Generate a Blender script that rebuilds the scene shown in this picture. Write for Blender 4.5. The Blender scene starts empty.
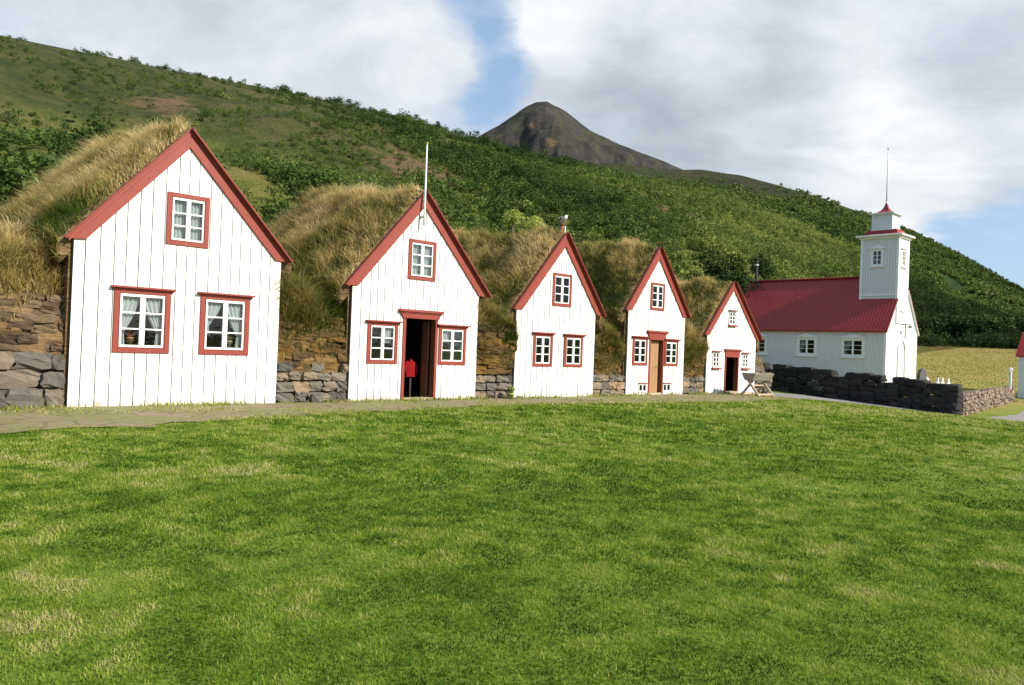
import bpy, math, random
import numpy as np
from mathutils import Vector, Matrix
random.seed(7); RNG = np.random.default_rng(11)
sc = bpy.context.scene; COL = sc.collection
R_ = math.radians

# ------------------------------------------------------------------ camera frame
FPX = 781.0; EYE = 1.426
CR = np.array([0.99926228, -0.000306493, 0.03840316]); CU = np.array([-0.03840438, -0.0079748, 0.99923046]); CF = np.array([0, 0.99996815, 0.00798068])
def pray(px, py): return (px-512)/FPX*CR - (py-342.5)/FPX*CU + CF
def az_el(px, py):
    q = pray(px, py); return math.atan2(q[0], q[1]), q[2]/math.hypot(q[0], q[1])
def project(P):
    P = np.asarray(P, float) - np.array([0, 0, EYE]); z = P@CF
    return 512+FPX*(P@CR)/z, 342.5-FPX*(P@CU)/z, z
# facade line of the row of houses: t runs along it, v runs back from it
D = np.array([0.72605677, 0.68763477]); BK = np.array([-0.68763477, 0.72605677]); P1 = np.array([-8.2776, 14.6])
TH = math.atan2(D[1], D[0])
def tv(x, y): return (x-P1[0])*D[0]+(y-P1[1])*D[1], (x-P1[0])*BK[0]+(y-P1[1])*BK[1]
def W(t, v, z=0): p = P1+D*t+BK*v; return (float(p[0]), float(p[1]), z)

# ------------------------------------------------------------------ noise
def _hash(ix, iy, s):
    h = (ix.astype(np.int64)*374761393 + iy.astype(np.int64)*668265263 + s*974711) & 0x7fffffff
    h = ((h ^ (h >> 13))*1274126177) & 0x7fffffff
    return ((h ^ (h >> 16)) & 0xffff)/65535.0
def vnoise(x, y, s=0):
    x = np.asarray(x, float); y = np.asarray(y, float)
    ix = np.floor(x); iy = np.floor(y); fx = x-ix; fy = y-iy
    fx = fx*fx*(3-2*fx); fy = fy*fy*(3-2*fy)
    a = _hash(ix, iy, s); b = _hash(ix+1, iy, s); c = _hash(ix, iy+1, s); d = _hash(ix+1, iy+1, s)
    return (a*(1-fx)+b*fx)*(1-fy)+(c*(1-fx)+d*fx)*fy
def fbm(x, y, s=0, o=4):
    r = 0; a = .5; n = 0
    for i in range(o):
        r = r+a*vnoise(x*2**i+17*i, y*2**i-9*i, s+i); n += a; a *= .5
    return r/n
def sstep(a, b, x): 
    t = np.clip((x-a)/(b-a), 0, 1); return t*t*(3-2*t)

# ------------------------------------------------------------------ materials
def mat_new(name):
    m = bpy.data.materials.new(name); m.use_nodes = True
    nt = m.node_tree; nt.nodes.clear()
    out = nt.nodes.new('ShaderNodeOutputMaterial')
    return m, nt, out
def ramp(nt, stops):
    r = nt.nodes.new('ShaderNodeValToRGB'); e = r.color_ramp.elements
    e[0].position, e[0].color = stops[0][0], (*stops[0][1], 1)
    e[1].position, e[1].color = stops[-1][0], (*stops[-1][1], 1)
    for p, c in stops[1:-1]:
        k = e.new(p); k.color = (*c, 1)
    return r
def noise(nt, vec, scale, detail=5, rough=.6, dist=0):
    n = nt.nodes.new('ShaderNodeTexNoise'); n.inputs['Scale'].default_value = scale; n.inputs['Detail'].default_value = detail
    n.inputs['Roughness'].default_value = rough; n.inputs['Distortion'].default_value = dist
    nt.links.new(vec, n.inputs['Vector']); return n
def coords(nt, kind='Object', scale=None):
    tc = nt.nodes.new('ShaderNodeTexCoord'); s = tc.outputs[kind]
    if kind == 'Position':
        pass
    if scale:
        mp = nt.nodes.new('ShaderNodeMapping'); mp.inputs['Scale'].default_value = scale; nt.links.new(s, mp.inputs['Vector']); s = mp.outputs[0]
    return s
def wpos(nt, scale=None):
    g = nt.nodes.new('ShaderNodeNewGeometry'); s = g.outputs['Position']
    if scale:
        mp = nt.nodes.new('ShaderNodeMapping'); mp.inputs['Scale'].default_value = scale; nt.links.new(s, mp.inputs['Vector']); s = mp.outputs[0]
    return s
def mixc(nt, f, a, b, mode='MIX'):
    m = nt.nodes.new('ShaderNodeMix'); m.data_type = 'RGBA'; m.blend_type = mode
    for sock, val in ((m.inputs[0], f), (m.inputs[6], a), (m.inputs[7], b)):
        if hasattr(val, 'is_linked') or isinstance(val, bpy.types.NodeSocket): nt.links.new(val, sock)
        elif isinstance(val, tuple): sock.default_value = (*val, 1)
        else: sock.default_value = val
    return m.outputs[2]
def mathn(nt, op, a, b=0, c=0, clamp=False):
    m = nt.nodes.new('ShaderNodeMath'); m.operation = op; m.use_clamp = clamp
    for i, val in enumerate((a, b, c)):
        if isinstance(val, bpy.types.NodeSocket): nt.links.new(val, m.inputs[i])
        else: m.inputs[i].default_value = val
    return m.outputs[0]
def bumpn(nt, h, strength=.3, dist=.02):
    b = nt.nodes.new('ShaderNodeBump'); b.inputs['Strength'].default_value = strength; b.inputs['Distance'].default_value = dist
    nt.links.new(h, b.inputs['Height']); return b.outputs[0]
def princ(nt, out, col, rough=.7, normal=None, spec=.3, metal=0):
    p = nt.nodes.new('ShaderNodeBsdfPrincipled')
    if isinstance(col, tuple): p.inputs['Base Color'].default_value = (*col, 1)
    else: nt.links.new(col, p.inputs['Base Color'])
    if isinstance(rough, bpy.types.NodeSocket): nt.links.new(rough, p.inputs['Roughness'])
    else: p.inputs['Roughness'].default_value = rough
    p.inputs['Specular IOR Level'].default_value = spec; p.inputs['Metallic'].default_value = metal
    if normal is not None: nt.links.new(normal, p.inputs['Normal'])
    nt.links.new(p.outputs[0], out.inputs[0]); return p
def paint(name, c, c2, rough=.55, scale=6, grain=(14, 14, .8), bump=.25, edge=None):
    """painted or bare timber: streaks along z and blotchy wear"""
    m, nt, out = mat_new(name)
    v = coords(nt, 'Object', grain); n1 = noise(nt, v, 4, 6, .65); v2 = coords(nt, 'Object'); n2 = noise(nt, v2, scale, 5, .6)
    f = mathn(nt, 'MULTIPLY', n1.outputs[0], n2.outputs[0]); f = mathn(nt, 'MULTIPLY_ADD', f, 3.2, -.5, True)
    col = mixc(nt, f, c, c2)
    if edge:   # splash-back dirt and green stain along the ground
        sx = nt.nodes.new('ShaderNodeSeparateXYZ'); nt.links.new(v2, sx.inputs[0])
        h = mathn(nt, 'MULTIPLY_ADD', sx.outputs[2], -3.2, .95); h = mathn(nt, 'ADD', h, mathn(nt, 'MULTIPLY_ADD', n2.outputs[0], 2.2, -1.5)); h = mathn(nt, 'MULTIPLY', h, .95, 0, True)
        col = mixc(nt, h, col, edge)
    princ(nt, out, col, rough, bumpn(nt, n1.outputs[0], bump, .004)); return m
M = {}
M['white'] = paint('white_paint', (.80, .79, .765), (.72, .71, .68), .5, 3, edge=(.27, .23, .15))
M['white_trim'] = paint('white_trim_paint', (.80, .80, .78), (.74, .73, .70), .45, 5)
M['church_white'] = paint('church_white_paint', (.66, .675, .675), (.58, .60, .605), .5, 1.5)
M['red'] = paint('red_paint', (.25, .047, .030), (.20, .037, .026), .55, 7)
M['red_cap'] = paint('red_cap_paint', (.27, .05, .04), (.21, .042, .036), .6, 7)  # second red, used on the right-hand cap boards only
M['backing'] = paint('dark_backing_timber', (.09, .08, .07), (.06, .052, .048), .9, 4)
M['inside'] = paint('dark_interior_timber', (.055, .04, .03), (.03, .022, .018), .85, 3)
M['ochre'] = paint('ochre_door_paint', (.36, .21, .11), (.29, .165, .085), .5, 4)
M['brown_wood'] = paint('brown_door_wood', (.20, .085, .04), (.14, .06, .03), .55, 5)
M['grey_wood'] = paint('grey_weathered_wood', (.30, .26, .21), (.19, .165, .14), .85, 8, bump=.6)
M['pale_wood'] = paint('pale_sawn_wood', (.48, .38, .26), (.36, .28, .2), .8, 8, bump=.5)
M['pole'] = paint('white_pole_paint', (.72, .72, .70), (.6, .6, .58), .4, 5)
M['metal_dark'] = paint('dark_iron', (.035, .035, .038), (.06, .045, .038), .55, 9)
M['gilt'] = paint('gilt_knob', (.45, .33, .12), (.35, .25, .1), .35, 9)
def roof_red():
    m, nt, out = mat_new('red_corrugated_iron')
    v = coords(nt, 'Object'); n = noise(nt, v, 1.3, 6, .65); s = coords(nt, 'Object', (.4, 9, 3)); n2 = noise(nt, s, 1.2, 4, .6)
    c = mixc(nt, mathn(nt, 'MULTIPLY_ADD', n.outputs[0], 2, -.5, True), (.30, .019, .014), (.23, .014, .012))
    c = mixc(nt, mathn(nt, 'MULTIPLY_ADD', n2.outputs[0], 3, -1.6, True), c, (.31, .045, .045))
    princ(nt, out, c, .42, bumpn(nt, n.outputs[0], .1, .01), .4); return m
M['roof_red'] = roof_red()
def glass():
    m, nt, out = mat_new('window_glass')
    fr = nt.nodes.new('ShaderNodeFresnel'); fr.inputs[0].default_value = 1.5
    tr = nt.nodes.new('ShaderNodeBsdfTransparent'); tr.inputs[0].default_value = (.86, .9, .9, 1)
    gl = nt.nodes.new('ShaderNodeBsdfGlossy'); gl.inputs['Roughness'].default_value = .03
    v = coords(nt, 'Object'); n = noise(nt, v, 5, 2); nt.links.new(bumpn(nt, n.outputs[0], .12, .02), gl.inputs['Normal'])
    mx = nt.nodes.new('ShaderNodeMixShader'); nt.links.new(mathn(nt, 'MULTIPLY_ADD', fr.outputs[0], 1.0, .0, True), mx.inputs[0])
    nt.links.new(tr.outputs[0], mx.inputs[1]); nt.links.new(gl.outputs[0], mx.inputs[2]); nt.links.new(mx.outputs[0], out.inputs[0]); return m
M['glass'] = glass()
def cloth(name, c, tr=.35):
    m, nt, out = mat_new(name)
    v = coords(nt, 'Object', (60, 60, 4)); n = noise(nt, v, 1, 3)
    d = nt.nodes.new('ShaderNodeBsdfDiffuse'); t = nt.nodes.new('ShaderNodeBsdfTranslucent')
    col = mixc(nt, n.outputs[0], c, tuple(x*.75 for x in c)); nt.links.new(col, d.inputs[0]); nt.links.new(col, t.inputs[0])
    mx = nt.nodes.new('ShaderNodeMixShader'); mx.inputs[0].default_value = tr; nt.links.new(d.outputs[0], mx.inputs[1]); nt.links.new(t.outputs[0], mx.inputs[2])
    nt.links.new(mx.outputs[0], out.inputs[0]); return m
M['curtain'] = cloth('white_curtain_cloth', (.86, .86, .85), .3); M['red_cloth'] = cloth('red_cloth', (.26, .014, .014), .05)
M['paper'] = cloth('white_paper', (.7, .7, .66), .05); M['jean'] = cloth('dark_blue_cloth', (.05, .055, .075), .05)
def stone(name, stops, rough=.9, scale=2.2, bump=.8):
    m, nt, out = mat_new(name)
    at = nt.nodes.new('ShaderNodeAttribute'); at.attribute_name = 'tint'
    v = coords(nt, 'Object'); n = noise(nt, v, scale*3, 8, .68); n3 = noise(nt, v, scale*14, 5, .7)
    f = mathn(nt, 'ADD', mathn(nt, 'MULTIPLY', at.outputs['Fac'], .75), mathn(nt, 'MULTIPLY_ADD', n.outputs[0], .7, -.22))
    c = ramp(nt, stops); nt.links.new(f, c.inputs[0])
    c2 = mixc(nt, mathn(nt, 'MULTIPLY_ADD', n3.outputs[0], 2.5, -1.2, True), c.outputs[0], mixc(nt, 1.0, c.outputs[0], (.55, .52, .48), 'MULTIPLY'))
    h = mathn(nt, 'ADD', n.outputs[0], mathn(nt, 'MULTIPLY', n3.outputs[0], .4))
    princ(nt, out, c2, rough, bumpn(nt, h, bump, .03), .2); return m
M['stone'] = stone('grey_field_stone', [(0, (.06, .056, .05)), (.35, (.135, .122, .10)), (.6, (.185, .155, .115)), (.82, (.26, .19, .115)), (1, (.36, .22, .13))])
M['lava'] = stone('dark_lava_stone', [(0, (.018, .017, .017)), (.5, (.04, .037, .035)), (.85, (.065, .058, .05)), (1, (.16, .15, .14))])
M['lava_pale'] = stone('brown_grey_lava_stone', [(0, (.12, .10, .085)), (.4, (.24, .19, .15)), (.75, (.33, .25, .19)), (1, (.38, .22, .13))])
M['gravestone'] = stone('grey_gravestone', [(0, (.06, .06, .065)), (1, (.16, .16, .17))])
def turf_soil():
    """layered cut-turf bank: brown strips, rust-coloured moss lower down, green on top"""
    m, nt, out = mat_new('layered_turf')
    v = coords(nt, 'Object', (1.6, 1.6, 9)); lay = noise(nt, v, 1.4, 6, .6, .6)
    v2 = coords(nt, 'Object'); n = noise(nt, v2, 2.2, 6, .65); f = noise(nt, v2, 16, 5, .7)
    a = mathn(nt, 'ADD', mathn(nt, 'MULTIPLY', lay.outputs[0], .6), mathn(nt, 'MULTIPLY', n.outputs[0], .4))
    r = ramp(nt, [(.28, (.05, .032, .02)), (.42, (.125, .078, .042)), (.53, (.21, .135, .065)), (.64, (.29, .21, .11)), (.8, (.36, .29, .17))]); nt.links.new(a, r.inputs[0])
    at = nt.nodes.new('ShaderNodeAttribute'); at.attribute_name = 'moss'
    mo = mathn(nt, 'MULTIPLY', at.outputs['Fac'], mathn(nt, 'MULTIPLY_ADD', n.outputs[0], 2.6, -.75, True))
    c = mixc(nt, mo, r.outputs[0], mixc(nt, f.outputs[0], (.30, .135, .02), (.17, .12, .02)))
    gr = nt.nodes.new('ShaderNodeAttribute'); gr.attribute_name = 'green'
    c = mixc(nt, mathn(nt, 'MULTIPLY', gr.outputs['Fac'], mathn(nt, 'MULTIPLY_ADD', n.outputs[0], 2, -.3, True)), c, mixc(nt, f.outputs[0], (.10, .11, .03), (.24, .19, .08)))
    h = mathn(nt, 'ADD', lay.outputs[0], mathn(nt, 'MULTIPLY', f.outputs[0], .35))
    princ(nt, out, c, .95, bumpn(nt, h, 1.0, .09), .1); return m
M['turf'] = turf_soil()
M['turf_block'] = stone('cut_turf_blocks', [(0, (.035, .024, .016)), (.35, (.085, .058, .036)), (.65, (.15, .105, .062)), (1, (.24, .18, .11))], .95, 3.0, 1.0)
M['turf_block_moss'] = stone('rusty_moss_turf_blocks', [(0, (.032, .022, .014)), (.35, (.068, .046, .024)), (.62, (.115, .070, .024)), (.85, (.17, .092, .022)), (1, (.14, .11, .04))], .95, 3.0, 1.0)
def blade_mat(name, stops, transl=.3, patch=None):
    m, nt, out = mat_new(name)
    at = nt.nodes.new('ShaderNodeAttribute'); at.attribute_name = 'tint'
    f = at.outputs['Fac']
    if patch: 
        n = noise(nt, wpos(nt), patch[0], 4, .6); f = mathn(nt, 'ADD', f, mathn(nt, 'MULTIPLY_ADD', n.outputs[0], patch[1], -.5*patch[1]))
    r = ramp(nt, stops); nt.links.new(f, r.inputs[0])
    d = nt.nodes.new('ShaderNodeBsdfPrincipled'); d.inputs['Roughness'].default_value = .75; d.inputs['Specular IOR Level'].default_value = .04; nt.links.new(r.outputs[0], d.inputs['Base Color'])
    t = nt.nodes.new('ShaderNodeBsdfTranslucent'); nt.links.new(r.outputs[0], t.inputs[0])
    mx = nt.nodes.new('ShaderNodeMixShader'); mx.inputs[0].default_value = transl; nt.links.new(d.outputs[0], mx.inputs[1]); nt.links.new(t.outputs[0], mx.inputs[2])
    nt.links.new(mx.outputs[0], out.inputs[0]); return m
M['lawn_blade'] = blade_mat('lawn_grass_blade', [(0, (.032, .074, .008)), (.28, (.094, .172, .014)), (.52, (.198, .282, .030)), (.80, (.32, .36, .065)), (1, (.46, .42, .18))], .42)
M['roof_blade'] = blade_mat('long_turf_grass', [(0, (.08, .13, .02)), (.2, (.20, .215, .042)), (.42, (.42, .345, .115)), (.68, (.62, .48, .20)), (1, (.78, .64, .36))], .52)
M['meadow_blade'] = blade_mat('meadow_grass', [(0, (.15, .17, .035)), (.4, (.24, .225, .055)), (.75, (.31, .245, .085)), (1, (.31, .17, .08))], .55)
M['bank_blade'] = blade_mat('fresh_bank_grass', [(0, (.04, .12, .02)), (.6, (.10, .23, .035)), (1, (.2, .28, .07))], .35)
M['leaf'] = blade_mat('birch_leaf', [(0, (.026, .048, .014)), (.3, (.052, .088, .022)), (.55, (.098, .145, .033)), (.8, (.17, .21, .048)), (1, (.26, .285, .07))], .25)
M['willow_leaf'] = blade_mat('willow_leaf', [(0, (.13, .18, .035)), (.6, (.26, .31, .06)), (1, (.38, .42, .10))], .4)
M['bark'] = stone('tree_bark', [(0, (.06, .05, .04)), (1, (.16, .14, .12))])
def ground_mat():
    m, nt, out = mat_new('lawn_and_meadow_ground')
    p = wpos(nt); n1 = noise(nt, p, .22, 5, .6); n2 = noise(nt, p, 1.1, 6, .65); n3 = noise(nt, p, 14, 6, .7)
    f = mathn(nt, 'ADD', mathn(nt, 'MULTIPLY', n1.outputs[0], .5), mathn(nt, 'MULTIPLY', n2.outputs[0], .5)); f = mathn(nt, 'ADD', f, mathn(nt, 'MULTIPLY_ADD', n3.outputs[0], .3, -.15))
    r = ramp(nt, [(.25, (.05, .09, .010)), (.42, (.09, .155, .015)), (.55, (.15, .21, .026)), (.68, (.22, .24, .055)), (.8, (.30, .27, .11))]); nt.links.new(f, r.inputs[0])
    r2 = ramp(nt, [(.28, (.13, .15, .03)), (.45, (.22, .21, .048)), (.58, (.28, .225, .072)), (.72, (.28, .165, .072))]); nt.links.new(f, r2.inputs[0])
    at = nt.nodes.new('ShaderNodeAttribute'); at.attribute_name = 'meadow'
    c = mixc(nt, at.outputs['Fac'], r.outputs[0], r2.outputs[0])
    princ(nt, out, c, .95, bumpn(nt, mathn(nt, 'ADD', n3.outputs[0], n2.outputs[0]), .7, .05), .1); return m
M['ground'] = ground_mat()
def hill_mat(name, ramps, scree, sc0=.03):
    m, nt, out = mat_new(name)
    p = wpos(nt); n1 = noise(nt, p, sc0, 6, .62); n2 = noise(nt, p, sc0*8, 7, .68); n3 = noise(nt, p, sc0*40, 5, .7)
    f = mathn(nt, 'ADD', mathn(nt, 'MULTIPLY', n1.outputs[0], .45), mathn(nt, 'MULTIPLY', n2.outputs[0], .4)); f = mathn(nt, 'ADD', f, mathn(nt, 'MULTIPLY', n3.outputs[0], .15))
    heath = nt.nodes.new('ShaderNodeAttribute'); heath.attribute_name = 'heath'
    r = ramp(nt, ramps[0]); nt.links.new(f, r.inputs[0]); r2 = ramp(nt, ramps[1]); nt.links.new(f, r2.inputs[0])
    c = mixc(nt, heath.outputs['Fac'], r.outputs[0], r2.outputs[0])
    s = nt.nodes.new('ShaderNodeAttribute'); s.attribute_name = 'scree'
    sm = mathn(nt, 'MULTIPLY_ADD', mathn(nt, 'ADD', s.outputs['Fac'], mathn(nt, 'MULTIPLY_ADD', n2.outputs[0], 2.4, -1.2)), 3, -1.3, True)
    c = mixc(nt, sm, c, mixc(nt, n3.outputs[0], scree, tuple(x*.55 for x in scree)))
    princ(nt, out, c, .95, bumpn(nt, mathn(nt, 'ADD', n2.outputs[0], mathn(nt, 'MULTIPLY', n3.outputs[0], .5)), 1.0, .08/sc0*.6), .1); return m
M['hill'] = hill_mat('hillside_grass', ([(.36, (.035, .055, .013)), (.46, (.075, .10, .018)), (.54, (.125, .135, .027)), (.64, (.17, .145, .045))],
                                        [(.36, (.022, .036, .012)), (.46, (.048, .060, .018)), (.54, (.080, .080, .026)), (.64, (.125, .10, .042))]), (.19, .125, .068))
M['farhill'] = hill_mat('far_heath_cloud_shaded', ([(.33, (.016, .035, .011)), (.47, (.032, .058, .016)), (.56, (.045, .075, .02)), (.66, (.07, .085, .03))],
                                      [(.33, (.022, .026, .014)), (.46, (.038, .036, .019)), (.55, (.052, .045, .024)), (.68, (.07, .057, .032))]), (.17, .13, .09), .012)  # cloud shadow on the far hill is painted in as darker colours
M['peak'] = hill_mat('bare_mountain_rock', ([(.34, (.022, .022, .022)), (.46, (.045, .041, .037)), (.54, (.06, .062, .036)), (.64, (.09, .078, .062))],
                                            [(.34, (.026, .024, .023)), (.5, (.050, .046, .041)), (.64, (.085, .078, .066))]), (.23, .15, .09), .006)
def path_mat():
    m, nt, out = mat_new('flagstone_path')
    p = wpos(nt); vo = nt.nodes.new('ShaderNodeTexVoronoi'); vo.feature = 'DISTANCE_TO_EDGE'; vo.inputs['Scale'].default_value = 1.9; nt.links.new(p, vo.inputs['Vector'])
    vc = nt.nodes.new('ShaderNodeTexVoronoi'); vc.inputs['Scale'].default_value = 1.9; nt.links.new(p, vc.inputs['Vector'])
    n = noise(nt, p, 1.1, 6, .65); n2 = noise(nt, p, 9, 6, .7)
    st = mixc(nt, vc.outputs['Color'], (.24, .19, .13), (.33, .265, .185)); st = mixc(nt, n2.outputs[0], st, (.19, .15, .10))
    edge = mathn(nt, 'MULTIPLY_ADD', vo.outputs[0], -14, 1.0, True)
    c = mixc(nt, edge, st, (.13, .10, .055))
    g = mathn(nt, 'MULTIPLY_ADD', mathn(nt, 'ADD', n.outputs[0], mathn(nt, 'MULTIPLY', n2.outputs[0], .35)), 5, -2.8, True)
    c = mixc(nt, g, c, mixc(nt, n2.outputs[0], (.26, .21, .10), (.13, .16, .04)))
    princ(nt, out, c, .92, bumpn(nt, mathn(nt, 'ADD', mathn(nt, 'MULTIPLY', mathn(nt, 'MINIMUM', vo.outputs[0], .08), 9), n2.outputs[0]), .6, .03), .2); return m
M['path'] = path_mat()
def gravel_mat():
    m, nt, out = mat_new('grey_gravel')
    p = wpos(nt); n = noise(nt, p, .8, 5); n2 = noise(nt, p, 35, 4, .8)
    c = mixc(nt, n2.outputs[0], (.14, .13, .125), (.34, .32, .30)); c = mixc(nt, mathn(nt, 'MULTIPLY_ADD', n.outputs[0], 2, -.7, True), c, (.22, .205, .19))
    princ(nt, out, c, .9, bumpn(nt, n2.outputs[0], .8, .02), .2); return m
M['gravel'] = gravel_mat()

# ------------------------------------------------------------------ object helpers
def tag(o, label=None, cat=None, group=None, kind=None):
    if label: o['label'] = label
    if cat: o['category'] = cat
    if group: o['group'] = group
    if kind: o['kind'] = kind
    return o
def empty(name, loc, rz=TH):
    o = bpy.data.objects.new(name, None); COL.objects.link(o); o.location = loc; o.rotation_euler = (0, 0, rz); o.empty_display_size = .3; return o
def np_mesh(name, V, sizes, idx, mats, attrs=None, smooth=False, parent=None, mat_idx=None):
    V = np.asarray(V, np.float32); sizes = np.asarray(sizes, np.int32); idx = np.asarray(idx, np.int32)
    me = bpy.data.meshes.new(name); me.vertices.add(len(V)); me.vertices.foreach_set('co', V.ravel())
    me.loops.add(len(idx)); me.loops.foreach_set('vertex_index', idx)
    me.polygons.add(len(sizes)); st = np.concatenate([[0], np.cumsum(sizes)[:-1]]).astype(np.int32)
    me.polygons.foreach_set('loop_start', st); me.polygons.foreach_set('loop_total', sizes)
    me.polygons.foreach_set('use_smooth', np.full(len(sizes), bool(smooth)))
    if mat_idx is not None: me.polygons.foreach_set('material_index', np.asarray(mat_idx, np.int32))
    for k, a in (attrs or {}).items():
        at = me.attributes.new(k, 'FLOAT', 'POINT'); at.data.foreach_set('value', np.asarray(a, np.float32))
    me.update(calc_edges=True); me.validate()
    for m in (mats if isinstance(mats, (list, tuple)) else [mats]): me.materials.append(m)
    o = bpy.data.objects.new(name, me); COL.objects.link(o)
    if parent: o.parent = parent
    return o
class MB:
    """collects convex pieces, builds ONE mesh"""
    def __init__(s): s.v = []; s.f = []; s.m = []; s.t = []
    def add(s, vs, fs, m=0, tint=.5):
        b = len(s.v); s.v += [tuple(map(float, p)) for p in vs]; s.f += [tuple(b+i for i in f) for f in fs]; s.m += [m]*len(fs); s.t += [tint]*len(vs)
    def box(s, x0, x1, y0, y1, z0, z1, m=0, tint=.5):
        s.add([(x0,y0,z0),(x1,y0,z0),(x1,y1,z0),(x0,y1,z0),(x0,y0,z1),(x1,y0,z1),(x1,y1,z1),(x0,y1,z1)],
              [(0,3,2,1),(4,5,6,7),(0,1,5,4),(1,2,6,5),(2,3,7,6),(3,0,4,7)], m, tint)
    def prism(s, poly, y0, y1, m=0):
        """poly: (x,z) outline anticlockwise seen from -y, extruded from y0 to y1"""
        n = len(poly); vs = [(x, y0, z) for x, z in poly]+[(x, y1, z) for x, z in poly]
        s.add(vs, [tuple(range(n)), tuple(range(2*n-1, n-1, -1))]+[(i, n+i, n+(i+1) % n, (i+1) % n) for i in range(n)], m)
    def bar(s, a, b, w, h=None, m=0, up=(0, 0, 1), w2=None):
        a = Vector(a); b = Vector(b); d = (b-a).normalized(); u = Vector(up)
        if abs(d.dot(u)) > .99: u = Vector((1, 0, 0))
        x = d.cross(u).normalized(); y = x.cross(d); h = h or w; k = (w2 or w)/w
        vs = [a+x*sx*w/2+y*sy*h/2 for sx, sy in ((-1,-1),(1,-1),(1,1),(-1,1))]+[b+x*sx*w/2*k+y*sy*h/2*k for sx, sy in ((-1,-1),(1,-1),(1,1),(-1,1))]
        s.add(vs, [(0,3,2,1)[::-1],(4,5,6,7)[::-1],(0,1,5,4)[::-1],(1,2,6,5)[::-1],(2,3,7,6)[::-1],(3,0,4,7)[::-1]], m)
    def lathe(s, prof, c=(0, 0, 0), n=14, m=0):
        vs = []; fs = []
        for r, z in prof: vs += [(c[0]+r*math.cos(2*math.pi*i/n), c[1]+r*math.sin(2*math.pi*i/n), c[2]+z) for i in range(n)]
        for k in range(len(prof)-1):
            for i in range(n): j = (i+1) % n; fs.append((k*n+i, k*n+j, (k+1)*n+j, (k+1)*n+i))
        fs.append(tuple(range(n-1, -1, -1))); fs.append(tuple((len(prof)-1)*n+i for i in range(n)))
        s.add(vs, fs, m)
    def tube(s, pts, rad, n=8, m=0):
        vs = []; fs = []
        for k, p in enumerate(pts):
            p = Vector(p); q = Vector(pts[min(k+1, len(pts)-1)])-Vector(pts[max(k-1, 0)]); q.normalize()
            x = q.orthogonal().normalized() if k == 0 else (x-q*x.dot(q)).normalized(); y = q.cross(x); r = rad[k] if isinstance(rad, (list, tuple)) else rad
            vs += [p+x*r*math.cos(2*math.pi*i/n)+y*r*math.sin(2*math.pi*i/n) for i in range(n)]
        for k in range(len(pts)-1):
            for i in range(n): j = (i+1) % n; fs.append((k*n+i, k*n+j, (k+1)*n+j, (k+1)*n+i))
        fs.append(tuple(range(n-1, -1, -1))); fs.append(tuple((len(pts)-1)*n+i for i in range(n)))
        s.add(vs, fs, m)
    def ball(s, c, rx, ry=None, rz=None, m=0, n=10):
        ry = ry or rx; rz = rz or rx; vs = []; fs = []; k = n//2+1
        for i in range(k+1):
            a = -math.pi/2+math.pi*i/k; rr = max(math.cos(a), .02)
            vs += [(c[0]+rx*rr*math.cos(2*math.pi*j/n), c[1]+ry*rr*math.sin(2*math.pi*j/n), c[2]+rz*math.sin(a)) for j in range(n)]
        for i in range(k):
            for j in range(n): jj = (j+1) % n; fs.append((i*n+j, i*n+jj, (i+1)*n+jj, (i+1)*n+j))
        s.add(vs, fs, m)
    def build(s, name, mats, parent=None, smooth=False, loc=None, rz=None, bevel=0):
        o = np_mesh(name, s.v, [len(f) for f in s.f], [i for f in s.f for i in f], mats, {'tint': s.t}, smooth, parent, s.m)
        if loc: o.location = loc
        if rz is not None: o.rotation_euler = (0, 0, rz)
        if bevel: b = o.modifiers.new('bevel', 'BEVEL'); b.width = bevel; b.segments = 1; b.limit_method = 'ANGLE'
        return o

# ------------------------------------------------------------------ grass blades, leaves, stones (numpy)
def blades(name, P, h, w, tint, mat, lean=.35, droop=.25, N=None, nb=.3, parent=None, wind=(0, 0), tousle=0):
    n = len(P); r = RNG
    h = np.broadcast_to(h, n)*r.uniform(.6, 1.25, n); w = np.broadcast_to(w, n)*r.uniform(.7, 1.3, n)
    a = r.uniform(0, 2*np.pi, n); out = np.stack([np.cos(a), np.sin(a), np.zeros(n)], 1)
    d = np.array([wind[0], wind[1], 1.0])+out*(lean*r.uniform(0, 1.4, n))[:, None]
    if N is not None: d = d+N*nb
    if tousle: d = d+tousle*np.stack([fbm(P[:, 0]*2.2+3, P[:, 1]*2.2+P[:, 2], 201, 3)-.5, fbm(P[:, 0]*2.2+31, P[:, 1]*2.2+P[:, 2], 202, 3)-.5, np.zeros(n)], 1)
    d /= np.linalg.norm(d, axis=1)[:, None]
    dr = out*.8+np.array([wind[0], wind[1], -.55])
    if N is not None: dr = dr+N*.4
    b = a+r.uniform(-.9, .9, n)+np.pi/2; s = np.stack([np.cos(b), np.sin(b), np.zeros(n)], 1)
    mid = P+d*(h*.55)[:, None]; tip = P+d*(h*.95)[:, None]+dr*(h*droop*r.uniform(.3, 1.6, n))[:, None]
    V = np.stack([P-s*(w/2)[:, None], P+s*(w/2)[:, None], mid+s*(w*.38)[:, None], mid-s*(w*.38)[:, None], tip], 1).reshape(-1, 3)
    k = np.arange(n)[:, None]*5; idx = (k+np.array([[0, 1, 2, 3, 3, 2, 4]])).ravel(); sizes = np.tile([4, 3], n)
    return np_mesh(name, V, sizes, idx, mat, {'tint': np.repeat(tint, 5)}, True, parent)
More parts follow.
